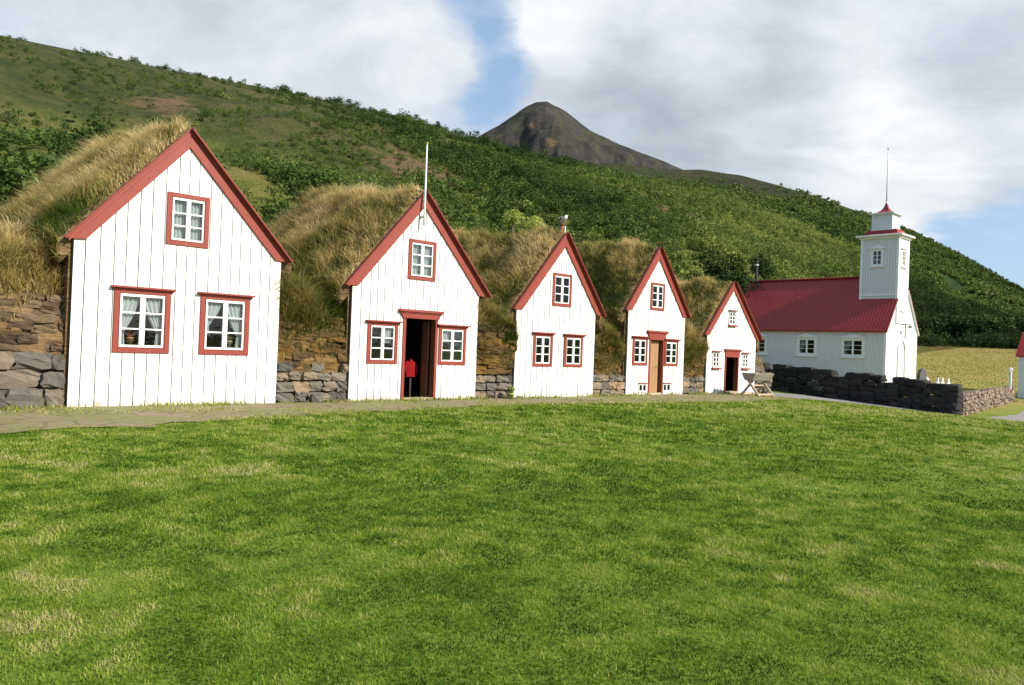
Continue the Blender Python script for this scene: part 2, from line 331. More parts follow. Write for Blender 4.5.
def leaf_arrays(P, size, outward, tint, flat=.6):
    n = len(P); r = RNG
    nr = outward*flat+r.normal(size=(n, 3))*.55; nr /= np.linalg.norm(nr, axis=1)[:, None]
    t = np.cross(nr, r.normal(size=(n, 3))); t /= np.linalg.norm(t, axis=1)[:, None]; b = np.cross(nr, t)
    s = (np.broadcast_to(size, n)*r.uniform(.6, 1.3, n))[:, None]
    V = np.stack([P-t*s*.5, P-b*s*.32, P+t*s*.5+nr*s*.12, P+b*s*.32], 1).reshape(-1, 3)
    return V, np.repeat(tint, 4)
def bush_proto(nl, seed, upr=1.0, lobes=9):
    """leaf positions, outward directions and clump tints of a unit-size shrub (radius ~.5, height ~1)"""
    r = np.random.default_rng(seed); P = []; O = []; T = []
    for k in range(lobes):
        a = r.uniform(0, 6.283); rad = r.uniform(.05, .38); c = np.array([rad*math.cos(a), rad*math.sin(a), r.uniform(.22, .80)*upr*(1-.5*rad)])
        lr = r.uniform(.13, .26); m = nl//lobes; q = r.normal(size=(m, 3)); q /= np.linalg.norm(q, axis=1)[:, None]
        P.append(c+q*lr*(r.uniform(.35, 1.12, m)**.6)[:, None]*np.array([1, 1, 1.1])); O.append(q+np.array([0, 0, .35])); T.append(np.full(m, r.uniform(-.1, .1)))
    P = np.concatenate(P); P[:, 2] = np.abs(P[:, 2]); return P, np.concatenate(O), np.concatenate(T)
def rough_stone(mb_list, c, size, seed, tint, rz=0, squash=.35, jit=.13):
    """a rounded, chipped block: subdivided cube pulled toward an ellipsoid"""
    r = np.random.default_rng(seed); g = np.linspace(-1, 1, 4); V = {}; F = []
    def vid(p):
        k = tuple(np.round(p, 3))
        if k not in V: V[k] = len(V)
        return V[k]
    for ax in range(3):
        for sgn in (-1, 1):
            for i in range(3):
                for j in range(3):
                    q = []
                    for (di, dj) in ((0, 0), (1, 0), (1, 1), (0, 1)):
                        p = [0, 0, 0]; p[ax] = sgn; p[(ax+1) % 3] = g[i+di]; p[(ax+2) % 3] = g[j+dj]; q.append(vid(p))
                    F.append(q if sgn > 0 else q[::-1])
    P = np.array(list(V.keys())); nn = P/np.linalg.norm(P, axis=1)[:, None]; P = P*(1-squash)+nn*squash*1.25
    P = P+r.uniform(-jit, jit, P.shape); P = P*np.asarray(size)/2
    ca, sa = math.cos(rz), math.sin(rz); P = np.stack([P[:, 0]*ca-P[:, 1]*sa, P[:, 0]*sa+P[:, 1]*ca, P[:, 2]], 1)+np.asarray(c)
    mb_list.append((P, F, tint))
def build_stones(name, lst, mat, parent=None):
    V = []; idx = []; T = []; b = 0
    for P, F, t in lst:
        V.append(P); T.append(np.full(len(P), t)); idx.append((np.array(F)+b).ravel()); b += len(P)
    idx = np.concatenate(idx); return np_mesh(name, np.concatenate(V), np.full(len(idx)//4, 4), idx, mat, {'tint': np.concatenate(T)}, False, parent)
def grid_mesh(name, G, mats, attrs=None, parent=None, smooth=True, close_bottom=False):
    """G: (m,n,3)"""
    m, n = G.shape[:2]; i = np.arange(m*n).reshape(m, n)
    q = np.stack([i[:-1, :-1], i[1:, :-1], i[1:, 1:], i[:-1, 1:]], -1).reshape(-1, 4)
    return np_mesh(name, G.reshape(-1, 3), np.full(len(q), 4), q.ravel(), mats, attrs, smooth, parent)

# ------------------------------------------------------------------ terrain
AN = D[1]*0
def ground_z(x, y):
    x = np.asarray(x, float); y = np.asarray(y, float); t, v = tv(x, y); a = -v
    z = -.015*np.clip(a-4, 0, 40)
    s = sstep(21, 31, t); z = z+s*(-.07-.06*np.clip(a+2, 0, 14))-.006*np.clip(t-32, 0, 40)*sstep(30, 36, t)
    r = np.hypot(x, y); phi = np.arctan2(x, y)
    z = z+.076*np.clip(r-55, 0, 80)*sstep(.25, .42, phi)*sstep(2.2, 1.2, phi)+.03*np.clip(r-40, 0, 40)*sstep(.45, .1, phi)*(y > 0)
    z = z+(fbm(x*.35, y*.35, 3, 3)-.5)*.09*sstep(4.2, 7, a)
    return z
def base_r(phi):
    k = -np.sin(phi-R_(46.56)); return np.clip(np.where(k > .05, 30.5/np.maximum(k, .05), 400), 31, 106)
NEAR_SKY = [(-200, 60), (-60, 28), (0, 37), (60, 49), (123, 61), (205, 77), (279, 89), (369, 111), (420, 125), (491, 147), (545, 160), (601, 172), (692, 191), (741, 205), (796, 226), (850, 250), (900, 272), (950, 300), (1000, 322), (1060, 336), (1200, 345)]
FAR_SKY = [(300, 170), (450, 165), (560, 162), (620, 164), (665, 170), (700, 170), (740, 175), (780, 185), (820, 197), (860, 212), (908, 232), (960, 257), (1024, 293), (1090, 325), (1200, 352)]
PEAK_SKY = [(360, 190), (420, 168), (470, 142), (488, 132), (500, 124), (513, 116), (527, 107), (536, 103), (547, 103), (556, 108), (566, 113), (575, 120), (590, 131), (602, 137), (620, 146), (640, 154), (668, 165), (720, 185), (800, 215)]
def sky_fn(lst):
    a = np.array([az_el(*p) for p in lst]); return lambda phi: np.interp(phi, a[:, 0], a[:, 1])
near_el, far_el, peak_el = sky_fn(NEAR_SKY), sky_fn(FAR_SKY), sky_fn(PEAK_SKY)
def near_rr(phi): return np.interp(phi, [-1.4, -.6, 0, .3, .5, .8], [160, 175, 250, 300, 300, 280])
def near_fade(phi): return sstep(-1.5, -.9, phi)*sstep(1.5, .9, phi)
def near_z(phi, r):
    rb = base_r(phi); rr = near_rr(phi); zb = ground_z(rb*np.sin(phi), rb*np.cos(phi)); zr = EYE+rr*near_el(phi)*near_fade(phi)
    t = (r-rb)/(rr-rb); s = np.where(t < 1, np.clip(t, 0, 1)**1.06, 1+(t-1)*.35-.18*(np.clip(t-1, 0, None))**2)
    x = r*np.sin(phi); y = r*np.cos(phi); env = np.clip(t*4, 0, 1)*np.clip((1.0-t)*3+.12, .12, 1)
    return zb+(zr-zb)*s+env*((fbm(x*.03, y*.03, 21, 5)-.5)*9+(fbm(x*.15, y*.15, 31, 3)-.5)*1.6)
def blobpx(px, py, lst):
    r = 0
    for (cx, cy, ax, ay, ang) in lst:
        c, s = math.cos(ang), math.sin(ang); u = ((px-cx)*c+(py-cy)*s)/ax; w = (-(px-cx)*s+(py-cy)*c)/ay; r = np.maximum(r, np.exp(-(u*u+w*w)))
    return r
SCREE = [(165, 104, 30, 13, .2), (418, 172, 52, 17, .25), (655, 203, 30, 5, .55), (700, 222, 28, 6, .5), (5, 165, 14, 10, 0)]
def make_terrain():
    phi = np.concatenate([np.linspace(-np.pi, -1.0, 50, endpoint=False), np.linspace(-1.0, .95, 480, endpoint=False), np.linspace(.95, np.pi, 50)])
    rb = base_r(phi); u = np.linspace(0, 1, 230)**1.5
    r = u[:, None]*rb[None]; x = r*np.sin(phi); y = r*np.cos(phi); z = ground_z(x, y)
    t, v = tv(x, y); mea = np.clip(np.maximum(sstep(3, 5, v), sstep(30, 31, t)*sstep(-7.5, -4, v)), 0, 1)
    grid_mesh('ground', np.stack([x, y, z], -1), M['ground'], {'meadow': mea.ravel()})
    tag(bpy.data.objects['ground'], 'mown green lawn in front of the houses running into meadow', 'ground', kind='structure')
    tt = np.concatenate([np.linspace(0, 1, 120), np.linspace(1.03, 1.7, 14)]); rr = near_rr(phi)
    r = rb+(rr-rb)*tt[:, None]; ph = np.broadcast_to(phi, r.shape); z = near_z(ph, r); x = r*np.sin(ph); y = r*np.cos(ph)
    px, py, dz = project(np.stack([x, y, z], -1)); ok = dz > 1
    sc_ = np.where(ok, blobpx(px, py, SCREE), 0)
    fe = (z-EYE)/np.maximum(r, 1)/np.maximum(near_el(ph), .02)
    h = np.clip(sstep(.62, .80, fe+(fbm(x*.03, y*.03, 77, 4)-.5)*.35)*sstep(0, -.2, ph), 0, 1)
    grid_mesh('hillside', np.stack([x, y, z], -1), M['hill'], {'scree': sc_.ravel(), 'heath': h.ravel()}); tag(bpy.data.objects['hillside'], 'grassy hillside with scrub rising behind the turf houses', 'hill', kind='structure')
    # far ridge and the peak
    for nm, fn, lo, hi, rb_, rr_, m, lab, rough_, k in (('distant_hill', far_el, az_el(300, 170)[0], .95, 300, 640, 'farhill', 'wooded hill painted dark for cloud shadow, sloping down to the right behind the church', 14, .012),
                                                 ('mountain', peak_el, az_el(380, 190)[0], az_el(800, 215)[0], 800, 1500, 'peak', 'bare grey pyramid shaped mountain peak on the skyline', 95, .006)):
        ph = np.linspace(lo, hi, 260); tt = np.concatenate([np.linspace(0, 1, 140), np.linspace(1.02, 1.9, 40)])
        el = fn(ph); r = (rb_+(rr_-rb_)*tt[:, None])*np.ones(len(ph)); x = r*np.sin(ph); y = r*np.cos(ph)
        s = np.where(tt < 1, tt**1.15, 1-(tt-1)**1.3*.9)[:, None]
        edge = sstep(lo, lo+.06, ph)*(sstep(hi, hi-.06, ph) if nm == 'mountain' else 1)
        z0 = 4.0 if nm == 'distant_hill' else 30
        z = z0+(EYE+rr_*el*edge-z0)*s; env = (np.clip(tt*4, 0, 1)*np.clip(np.abs(1-tt)*3+.1, .1, 1))[:, None]
        ridged = 1-2*np.abs(fbm(x*k, y*k, 51, 5)-.5)
        z = z+env*((fbm(x*k*.7, y*k*.7, 41, 5)-.5)*rough_*1.6+(ridged-.7)*rough_*.9)
        if nm == 'mountain': z = z+env*((1-2*np.abs(fbm(ph[None]*34+0*x, tt[:, None]*1.6+0*x, 57, 4)-.5))-.75)*24+env*(fbm(x*.03, y*.03, 59, 3)-.5)*26
        px, py, dz = project(np.stack([x, y, z], -1)); sc_ = blobpx(px, py, [(553, 143, 8, 5, .3), (530, 126, 5, 3, .5)]) if nm == 'mountain' else blobpx(px, py, [(665, 203, 1, 1, 0)])
        if nm == 'distant_hill': h = sstep(.7, 1.0, np.broadcast_to(tt[:, None], z.shape)+(fbm(x*.01, y*.01, 63, 4)-.5)*.4)*sstep(.5, .3, np.broadcast_to(ph, z.shape))*.8
        else: h = sstep(.42, .58, fbm(ph[None]*70+0*x, tt[:, None]*4+0*x, 61, 4))
        o = grid_mesh(nm, np.stack([x, y, z], -1), M[m], {'scree': sc_.ravel(), 'heath': h.ravel()}); tag(o, lab, 'mountain' if nm == 'mountain' else 'hill', kind='structure')
    def strip(name, pts, halfw, mat, lab, cat, n=160, edge=.35, lift=.004, sub=9):
        """a laid surface that follows the ground, ragged along both sides"""
        pts = np.array(pts, float); s = np.linspace(0, 1, n); k = np.linspace(0, 1, len(pts)); cx = np.interp(s, k, pts[:, 0]); cy = np.interp(s, k, pts[:, 1])
        tx = np.gradient(cx); ty = np.gradient(cy); L = np.hypot(tx, ty); nx, ny = -ty/L, tx/L; hw = np.interp(s, k, halfw)
        rag0 = (fbm(s*40, s*0+1, 71, 4)-.5)*edge*2; rag1 = (fbm(s*40, s*0+7, 72, 4)-.5)*edge*2; e = np.linspace(-1, 1, sub)
        off = np.where(e[:, None] < 0, e[:, None]*(hw+rag0), e[:, None]*(hw+rag1))
        X = cx+nx*off; Y = cy+ny*off; Z = ground_z(X, Y)+lift+.014
        o = grid_mesh(name, np.stack([X, Y, Z], -1), mat); tag(o, lab, cat, kind='structure')
    strip('path', [W(-6, -1.5), W(0, -1.5), W(3, -1.45), W(7, -1.1), W(11, -1.0), W(15, -1.35), W(20, -1.6), W(26, -1.3)], [2.2, 2.15, 1.5, 1.2, 1.0, 1.5, 1.7, 1.2], M['path'], 'mossy stone paved path along the foot of the white gables', 'path', 300, .4, sub=24)
    strip('gravel_path', [W(26.0, .2), W(28.4, -.6), W(29.4, -3), W(29.6, -6.2), W(31.5, -7.6), W(36, -7.4), W(42, -6.6), W(52, -5.5)], [1.9, 1.7, 1.1, .85, .8, .8, .9, 1.2], M['gravel'], 'grey gravel path running beside the dark dry stone wall', 'path', 240, .12, .004, 14)
make_terrain()

# ------------------------------------------------------------------ lawn grass
def lawn():
    r = RNG; P = []; H = []; Wd = []
    for y0, y1, dens, h, w in ((3.2, 5.5, 7000, .026, .0048), (5.5, 8.5, 3800, .030, .0068), (8.5, 13, 1600, .038, .010), (13, 20, 560, .055, .018), (20, 30, 230, .06, .03), (30, 40, 90, .065, .05)):
        hw = .70*(y0+y1)/2+4; n = int((y1-y0)*2*hw*dens); y = r.uniform(y0, y1, n); x = r.uniform(-1, 1, n)*(.70*y+4)
        P.append(np.stack([x, y], 1)); H.append(np.full(n, h)); Wd.append(np.full(n, w))
    P = np.concatenate(P); H = np.concatenate(H); Wd = np.concatenate(Wd); t, v = tv(P[:, 0], P[:, 1])
    nz = fbm(P[:, 0]*.9, P[:, 1]*.9, 81, 3)-.5
    # lawn ends at the paving and at the gravel; some grass invades the paving in patches
    lim = np.interp(t, [-6, 0, 3, 7, 11, 15, 20, 26, 27, 29.0, 60], [-3.7, -3.65, -2.95, -2.3, -2.0, -2.85, -3.3, -2.3, -2.8, -8.6, -8.6])
    pat = fbm(P[:, 0]*.8+5, P[:, 1]*.8, 83, 4)
    keep = (v < lim-nz*.9+.28+.25*r.uniform(-1, 1.2, len(P))) | ((v < -.1) & (t < 26) & (pat > .51) & (r.uniform(size=len(P)) < .5)) | ((v > -.45) & (v < .05) & (t < 26) & (r.uniform(size=len(P)) < .5) & (pat > .42))
    keep &= ~((t > 26.5) & (v > lim-.3) & ~((t > 31.2) & (v < -6.2+(t-30.5)*.13) & (np.abs(v+7.5) > .95)))
    P, H, Wd, v, t = P[keep], H[keep], Wd[keep], v[keep], t[keep]
    wx = P[:, 0]+(fbm(P[:, 0]*.7, P[:, 1]*.7, 88, 4)-.5)*3; wy = P[:, 1]+(fbm(P[:, 0]*.7+9, P[:, 1]*.7, 89, 4)-.5)*3
    big = fbm(wx*.22, wy*.22, 91, 5); med = fbm(wx*1.1, wy*1.1, 92, 5); sm = fbm(P[:, 0]*5, P[:, 1]*5, 93, 4)
    tint = .40+(big-.5)*.7+(med-.5)*.95+(sm-.5)*1.5+r.normal(0, .13, len(P))
    dry = sstep(.58, .72, fbm(wx*.6+40, wy*.9, 95, 5)); tint += dry*.05
    tint += .16*sstep(6, 22, P[:, 1])
    dead = r.uniform(size=len(P)) < .02; tint = np.where(dead, .86, tint); tint = np.where(v > lim[keep]-.2, tint*.8+.28, tint)
    H = H*(.35+.8*med+.8*sm)*(1-.3*dry); keepd = r.uniform(size=len(P)) > dry*.25
    P, H, Wd, tint = P[keepd], H[keepd], Wd[keepd], tint[keepd]
    H = H*np.where((tv(P[:, 0], P[:, 1])[1] > -.5) & (tv(P[:, 0], P[:, 1])[0] < 26), 2.2, 1); Z = ground_z(P[:, 0], P[:, 1]); PP = np.stack([P[:, 0], P[:, 1], Z], 1)
    o = blades('lawn_grass', PP, H, Wd, np.clip(tint, 0, 1), M['lawn_blade'], .9, .35); tag(o, 'short mown green grass with dry straw coloured patches', 'grass', kind='stuff')
    # meadow beyond the churchyard
    n = 24000; ph = r.uniform(.36, .70, n); rr = np.sqrt(r.uniform(44**2, 108**2, n)); x = rr*np.sin(ph); y = rr*np.cos(ph); t, v = tv(x, y)
    k = (t > 31) & (v > -4.0); k &= ~((t > 46.8) & (t < 54) & (v > 3.0) & (v < 15.5)); x, y, rr = x[k], y[k], rr[k]
    tint = np.clip(.15+(fbm(x*.12, y*.12, 97, 4)-.5)*1.2+sstep(60, 104, rr)*.55+r.normal(0, .05, len(x)), 0, 1)
    tint += sstep(96, 106, rr)*.25
    o = blades('meadow_grass', np.stack([x, y, ground_z(x, y)], 1), .09, .06, np.clip(tint, 0, 1), M['meadow_blade'], .6, .3); tag(o, 'yellow green rough meadow grass behind the churchyard wall', 'meadow', kind='stuff')
lawn()

# ------------------------------------------------------------------ joinery
def board_wall(outline, t0, t1, openings, bw, gap=.03, thick=.03, seed=1, zb=0.0):
    """vertical boarding under outline(t) with real gaps between boards and holes for openings; front faces -y at y=-thick"""
    r = random.Random(seed); mb = MB(); edges = [t0]
    while edges[-1] < t1-bw*.6: edges.append(edges[-1]+bw*r.uniform(.86, 1.16))
    k = (t1-t0)/(edges[-1]-t0); edges = [t0+(e-t0)*k for e in edges]
    brk = [p for p in outline.breaks if t0 < p < t1]
    ocuts = sorted({o[i] for o in openings for i in (0, 1)})
    def strips(a, b, y0, y1, m):
        cs = sorted({a, b, *[c for c in ocuts+brk if a+1e-4 < c < b-1e-4]})
        for s0, s1 in zip(cs, cs[1:]):
            mid = (s0+s1)/2; blocks = sorted([(o[2], o[3]) for o in openings if o[0]-1e-6 <= mid <= o[1]+1e-6]); z = zb
            for (b0, b1) in blocks+[(None, None)]:
                if b0 is None:
                    za, zc = outline(s0), outline(s1)
                    if max(za, zc) > z+.01: mb.prism([(s0, z), (s1, z), (s1, max(zc, z+.004)), (s0, max(za, z+.004))], y0, y1, m)
                else:
                    if b0 > z+.005: mb.prism([(s0, z), (s1, z), (s1, b0), (s0, b0)], y0, y1, m)
                    z = b1
    for a, b in zip(edges, edges[1:]):
        j = r.uniform(-.003, .003); strips(a+gap/2, b-gap/2, -thick+j, -.002, 0)
    strips(t0, t1, 0.0, .06, 1)
    return mb
class Outline:
    def __init__(s, pts): s.p = pts; s.breaks = [p[0] for p in pts]
    def __call__(s, t):
        p = s.p
        for (a, za), (b, zb) in zip(p, p[1:]):
            if a <= t <= b: return za+(zb-za)*(t-a)/(b-a)
        return p[0][1] if t < p[0][0] else p[-1][1]
def window(parent, t0, t1, z0, z1, cas=.09, hood=True, rows=3, cols=2, mats=('red', 'white_trim'), y=-.03, curtain=None, xf=None, sill=False, sb=.045, mull=.085, ped=False, ang=0, label=None):
    """casing mesh is the part; sash, pane, curtain are its sub-parts"""
    mb = MB(); f = y-.028
    hz0 = z0+cas; hz1 = z1-cas-(.04 if hood else 0); a, b = t0+cas, t1-cas
    if cas > .02:
        mb.box(t0, a, f, y+.02, z0, z1-(.04 if hood else 0)); mb.box(b, t1, f, y+.02, z0, z1-(.04 if hood else 0))
        mb.box(a, b, f, y+.02, z0, hz0); mb.box(a, b, f, y+.02, hz1, z1-(.04 if hood else 0))
        mb.box(a, a+.012, f-.008, y+.03, hz0, hz1); mb.box(b-.012, b, f-.008, y+.03, hz0, hz1); mb.box(a+.012, b-.012, f-.008, y+.03, hz0, hz0+.012)   # inner bead
    else: mb.box(t0, t1, f+.01, y+.02, z0, z0+.03); 
    if hood: 
        mb.prism([(t0-.07, z1-.04), (t1+.07, z1-.04), (t1+.07, z1), (t0-.07, z1)], f-.075, y); mb.box(t0-.03, t1+.03, f-.03, y, z1-.075, z1-.04)
    if sill: mb.box(t0-.05, t1+.05, f-.05, y, z0-.04, z0)
    if ped: # low triangular pediment on a moulded shelf
        mb.box(t0-.12, t1+.12, f-.09, y, z1, z1+.06); mb.prism([(t0-.06, z1+.06), (t1+.06, z1+.06), ((t0+t1)/2, z1+.30)], f-.04, y); mb.box(t0-.1, t1+.1, f-.07, y, z0-.06, z0)
    w = mb.build('window', M[mats[0]], parent, bevel=.005)
    if label: w['label'] = label
    mb = MB(); s0, s1 = y-.012, y+.03
    mb.box(a, a+sb, s0, s1, hz0, hz1); mb.box(b-sb, b, s0, s1, hz0, hz1); mb.box(a+sb, b-sb, s0, s1, hz0, hz0+sb); mb.box(a+sb, b-sb, s0, s1, hz1-sb, hz1)
    n = cols; cwid = (b-a-2*sb-(n-1)*mull)/n; gx = []
    for i in range(n):
        x0 = a+sb+i*(cwid+mull); gx.append((x0, x0+cwid))
        if i: mb.box(x0-mull, x0, s0-.006, s1, hz0+sb, hz1-sb)
        for k in range(1, rows):
            zz = hz0+sb+(hz1-hz0-2*sb)*k/rows; mb.box(x0, x0+cwid, s0+.005, s1-.004, zz-.014, zz+.014)
    mb.build('sash', M[mats[1]], w)
    mb = MB(); mb.box(a+sb*.5, b-sb*.5, y+.006, y+.010, hz0+sb*.5, hz1-sb*.5); mb.build('pane', M['glass'], w)
    if curtain:
        V = []; nq = 28; G = []
        for side in curtain:
            L = side[0]; c0, c1 = a+.02, b-.02; mid = (a+b)/2; rows_ = 16; g = np.zeros((rows_, nq, 3))
            for i in range(rows_):
                fz = i/(rows_-1); z = hz1-.02-fz*(hz1-hz0-.04)*side[1]
                if side[2] == 'tie': pull = 1-.72*np.clip(fz/.72, 0, 1)**1.6 if fz < .72 else .28+.25*(fz-.72)
                else: pull = 1
                span = (mid-c0)*.96*pull
                for j in range(nq):
                    u = j/(nq-1); x = c0+u*span if L == 'l' else c1-u*span
                    g[i, j] = (x, y+.09+.022*math.sin(u*26+i*.15)*(.5+.5*pull), z)
            G.append(g)
        Vs = []; idx = []; bse = 0
        for g in G:
            m, n_ = g.shape[:2]; ii = np.arange(m*n_).reshape(m, n_)+bse; idx.append(np.stack([ii[:-1, :-1], ii[1:, :-1], ii[1:, 1:], ii[:-1, 1:]], -1).reshape(-1)); Vs.append(g.reshape(-1, 3)); bse += m*n_
        idx = np.concatenate(idx); np_mesh('curtain', np.concatenate(Vs), np.full(len(idx)//4, 4), idx, M['curtain'], None, True, w)
    if xf:
        w.location = xf[0]; w.rotation_euler = (0, 0, xf[1])
    return w
def barge(parent, tl, zl, ta, za, tr, zr, wd=.24):
    """the two sloping gable boards, each with its cap board projecting forward"""
    for (t0, z0), sgn in (((tl, zl), -1), ((tr, zr), 1)):
        mb = MB(); dx, dz = ta-t0, za-z0; L = math.hypot(dx, dz); nx, nz = (-dz/L, dx/L) if sgn < 0 else (dz/L, -dx/L)   # outward normal
        nx, nz = (nx, nz) if nz > 0 else (-nx, -nz)
        vert = wd*L/abs(dx); slope = abs(dz/dx); ti = ta+(t0-ta)/abs(t0-ta)*(za-vert-z0-.02)/slope
        def order(p):
            ar = sum(a[0]*b[1]-b[0]*a[1] for a, b in zip(p, p[1:]+p[:1])); return p if ar > 0 else p[::-1]
        mb.prism(order([(t0, z0), (ta, za), (ta, za-vert), (ti, z0+.02)]), -.075, -.034)
        c = .03; mb.prism(order([(t0, z0), (ta, za), (ta, za+c*L/abs(dx)), (t0+nx*c, z0+nz*c)]), -.19 if sgn > 0 else -.09, .02, 1 if sgn > 0 else 0)
        bd = wd*.28*L/abs(dx); mb.prism(order([(t0+(ta-t0)*.02, z0+(za-z0)*.02-.003), (ta, za-.003), (ta, za-bd), (t0+(ta-t0)*.02, z0+(za-z0)*.02-bd)]), -.09, -.077)
        mb.build('bargeboard', [M['red'], M['red_cap']], parent, bevel=.004)
def door_case(parent, t0, t1, z0, z1, jamb, lt0, lt1, lz, mat='red', depth=.14):
    mb = MB(); y = -.03
    mb.box(t0, t0+jamb, y-.03, .0, z0, z1); mb.box(t1-jamb, t1, y-.03, .0, z0, z1)
    mb.prism([(t0-.01, z1), (t1+.01, z1), (lt1-.05, lz-.07), (lt0+.05, lz-.07)], y-.05, depth); mb.box(lt0, lt1, y-.10, y+.03, lz-.067, lz)
    mb.box(lt0+.03, lt1-.03, y-.07, y+.03, lz-.10, lz-.068)
    o = mb.build('door_frame', M[mat], parent, bevel=.005)
    for a, b in ((t0, t0+jamb), (t1-jamb, t1)): mb = MB(); mb.box(a+.003, b-.003, .001, depth, z0, z1-.002); mb.build('door_lining', M['brown_wood'], o)
    return o
def turf_roof(parent, tl, zl, ta, za, tr, zr, depth, rise, seed, grass_n, gh=.34, tint0=.55, greenside=0, overl=.10):
    nt_, nv = 46, 44; tt = np.concatenate([np.linspace(tl-overl, ta, nt_//2), np.linspace(ta, tr+overl, nt_//2+1)[1:]]); vv = np.linspace(.06, depth, nv)
    T, Vv = np.meshgrid(tt, vv, indexing='ij')
    sl, sr = (za-zl)/(ta-tl), (za-zr)/(tr-ta)
    prof = np.where(T < ta, za+(T-ta)*sl, za-(T-ta)*sr)
    f = sstep(0, 4.5, Vv)*rise; edge = sstep(depth, depth-2.2, Vv)
    soft = .16*np.exp(-((T-ta)/.3)**2)*sstep(0, .8, Vv)
    z = prof+.02+f+.10*sstep(.0, .5, Vv)-soft+(fbm(T*1.1+seed, Vv*.9, seed, 4)-.5)*.55*sstep(0, .8, Vv)+(fbm(T*4+seed, Vv*4, seed+5, 3)-.5)*.22*sstep(0, .4, Vv)
    z = .6+(z-.6)*(.15+.85*edge)
    top = np.stack([T, Vv, z], -1)
    zb = prof-.42; bot = np.stack([T, Vv, np.minimum(zb, z-.1)], -1)
    m, n = T.shape; V = np.concatenate([top.reshape(-1, 3), bot.reshape(-1, 3)]); i = np.arange(m*n).reshape(m, n); j = i+m*n; q = []
    q.append(np.stack([i[:-1, :-1], i[1:, :-1], i[1:, 1:], i[:-1, 1:]], -1).reshape(-1, 4)); q.append(np.stack([j[:-1, :-1], j[:-1, 1:], j[1:, 1:], j[1:, :-1]], -1).reshape(-1, 4))
    q.append(np.stack([i[:-1, 0], j[:-1, 0], j[1:, 0], i[1:, 0]], -1)); q.append(np.stack([i[:-1, -1], i[1:, -1], j[1:, -1], j[:-1, -1]], -1))
    q.append(np.stack([i[0, :-1], i[0, 1:], j[0, 1:], j[0, :-1]], -1)); q.append(np.stack([i[-1, :-1], j[-1, :-1], j[-1, 1:], i[-1, 1:]], -1))
    q = np.concatenate(q); green = np.concatenate([np.full(m*n, .8)*sstep(.1, .5, Vv).ravel(), np.zeros(m*n)])
    roof = np_mesh('turf_roof', V, np.full(len(q), 4), q.ravel(), M['turf'], {'green': green, 'moss': np.zeros(2*m*n)}, True, parent)
    # long grass on the turf
    r = RNG; n = grass_n; u = r.uniform(0, 1, n); w = r.uniform(0, 1, n)**.9
    fi = u*(m-1.001); fj = w*(nv-1.001)*.96; a = fi.astype(int); b = fj.astype(int); fa = (fi-a)[:, None]; fb = (fj-b)[:, None]
    P = (top[a, b]*(1-fa)+top[a+1, b]*fa)*(1-fb)+(top[a, b+1]*(1-fa)+top[a+1, b+1]*fa)*fb
    side = np.where(P[:, 0] < ta, -1, 1); N = np.stack([side*.75, np.zeros(n), np.full(n, .66)], 1)
    patch = fbm(P[:, 0]*.8+seed*3, P[:, 1]*.8, seed+9, 4); clump = fbm(P[:, 0]*3.3, P[:, 1]*3.3, seed+19, 3)
    tint = tint0+(patch-.5)*1.4+(clump-.5)*.8+r.normal(0, .19, n)
    tint = tint-np.clip((np.abs(P[:, 0]-ta)/((tr-tl)/2)-.55)*.9, 0, .35)
    h = gh*(.1+1.6*clump)*(.55+.45*sstep(.0, 1.0, P[:, 1])); k = r.uniform(size=n) < (.35+1.1*patch)
    # ragged sods and grass hanging over the eaves
    ne = n//7; ei = np.where(r.uniform(size=ne) < .5, 0, m-1); ej = r.uniform(0, nv-6, ne); e0 = ej.astype(int); fe = (ej-e0)[:, None]; dn = r.uniform(0, 1, (ne, 1))**1.3*.42
    PE = top[ei, e0]*(1-fe)+top[ei, e0+1]*fe; PE[:, 2] -= dn[:, 0]; NE = np.stack([np.where(ei == 0, -1.0, 1.0), np.full(ne, -.3), np.full(ne, -.5)], 1)
    P = np.concatenate([P[k], PE]); N = np.concatenate([N[k], NE]); h = np.concatenate([h[k], np.full(ne, .26)]); tint = np.concatenate([tint[k], np.clip(.30+r.normal(0, .2, ne), 0, 1)]); k = np.ones(len(P), bool)
    g = blades('roof_grass', P[k], h[k], .017, np.clip(tint[k], 0, 1), M['roof_blade'], .8, .45, N[k], .3, roof, (0, 0), 3.2); g['kind'] = 'stuff'
    return roof

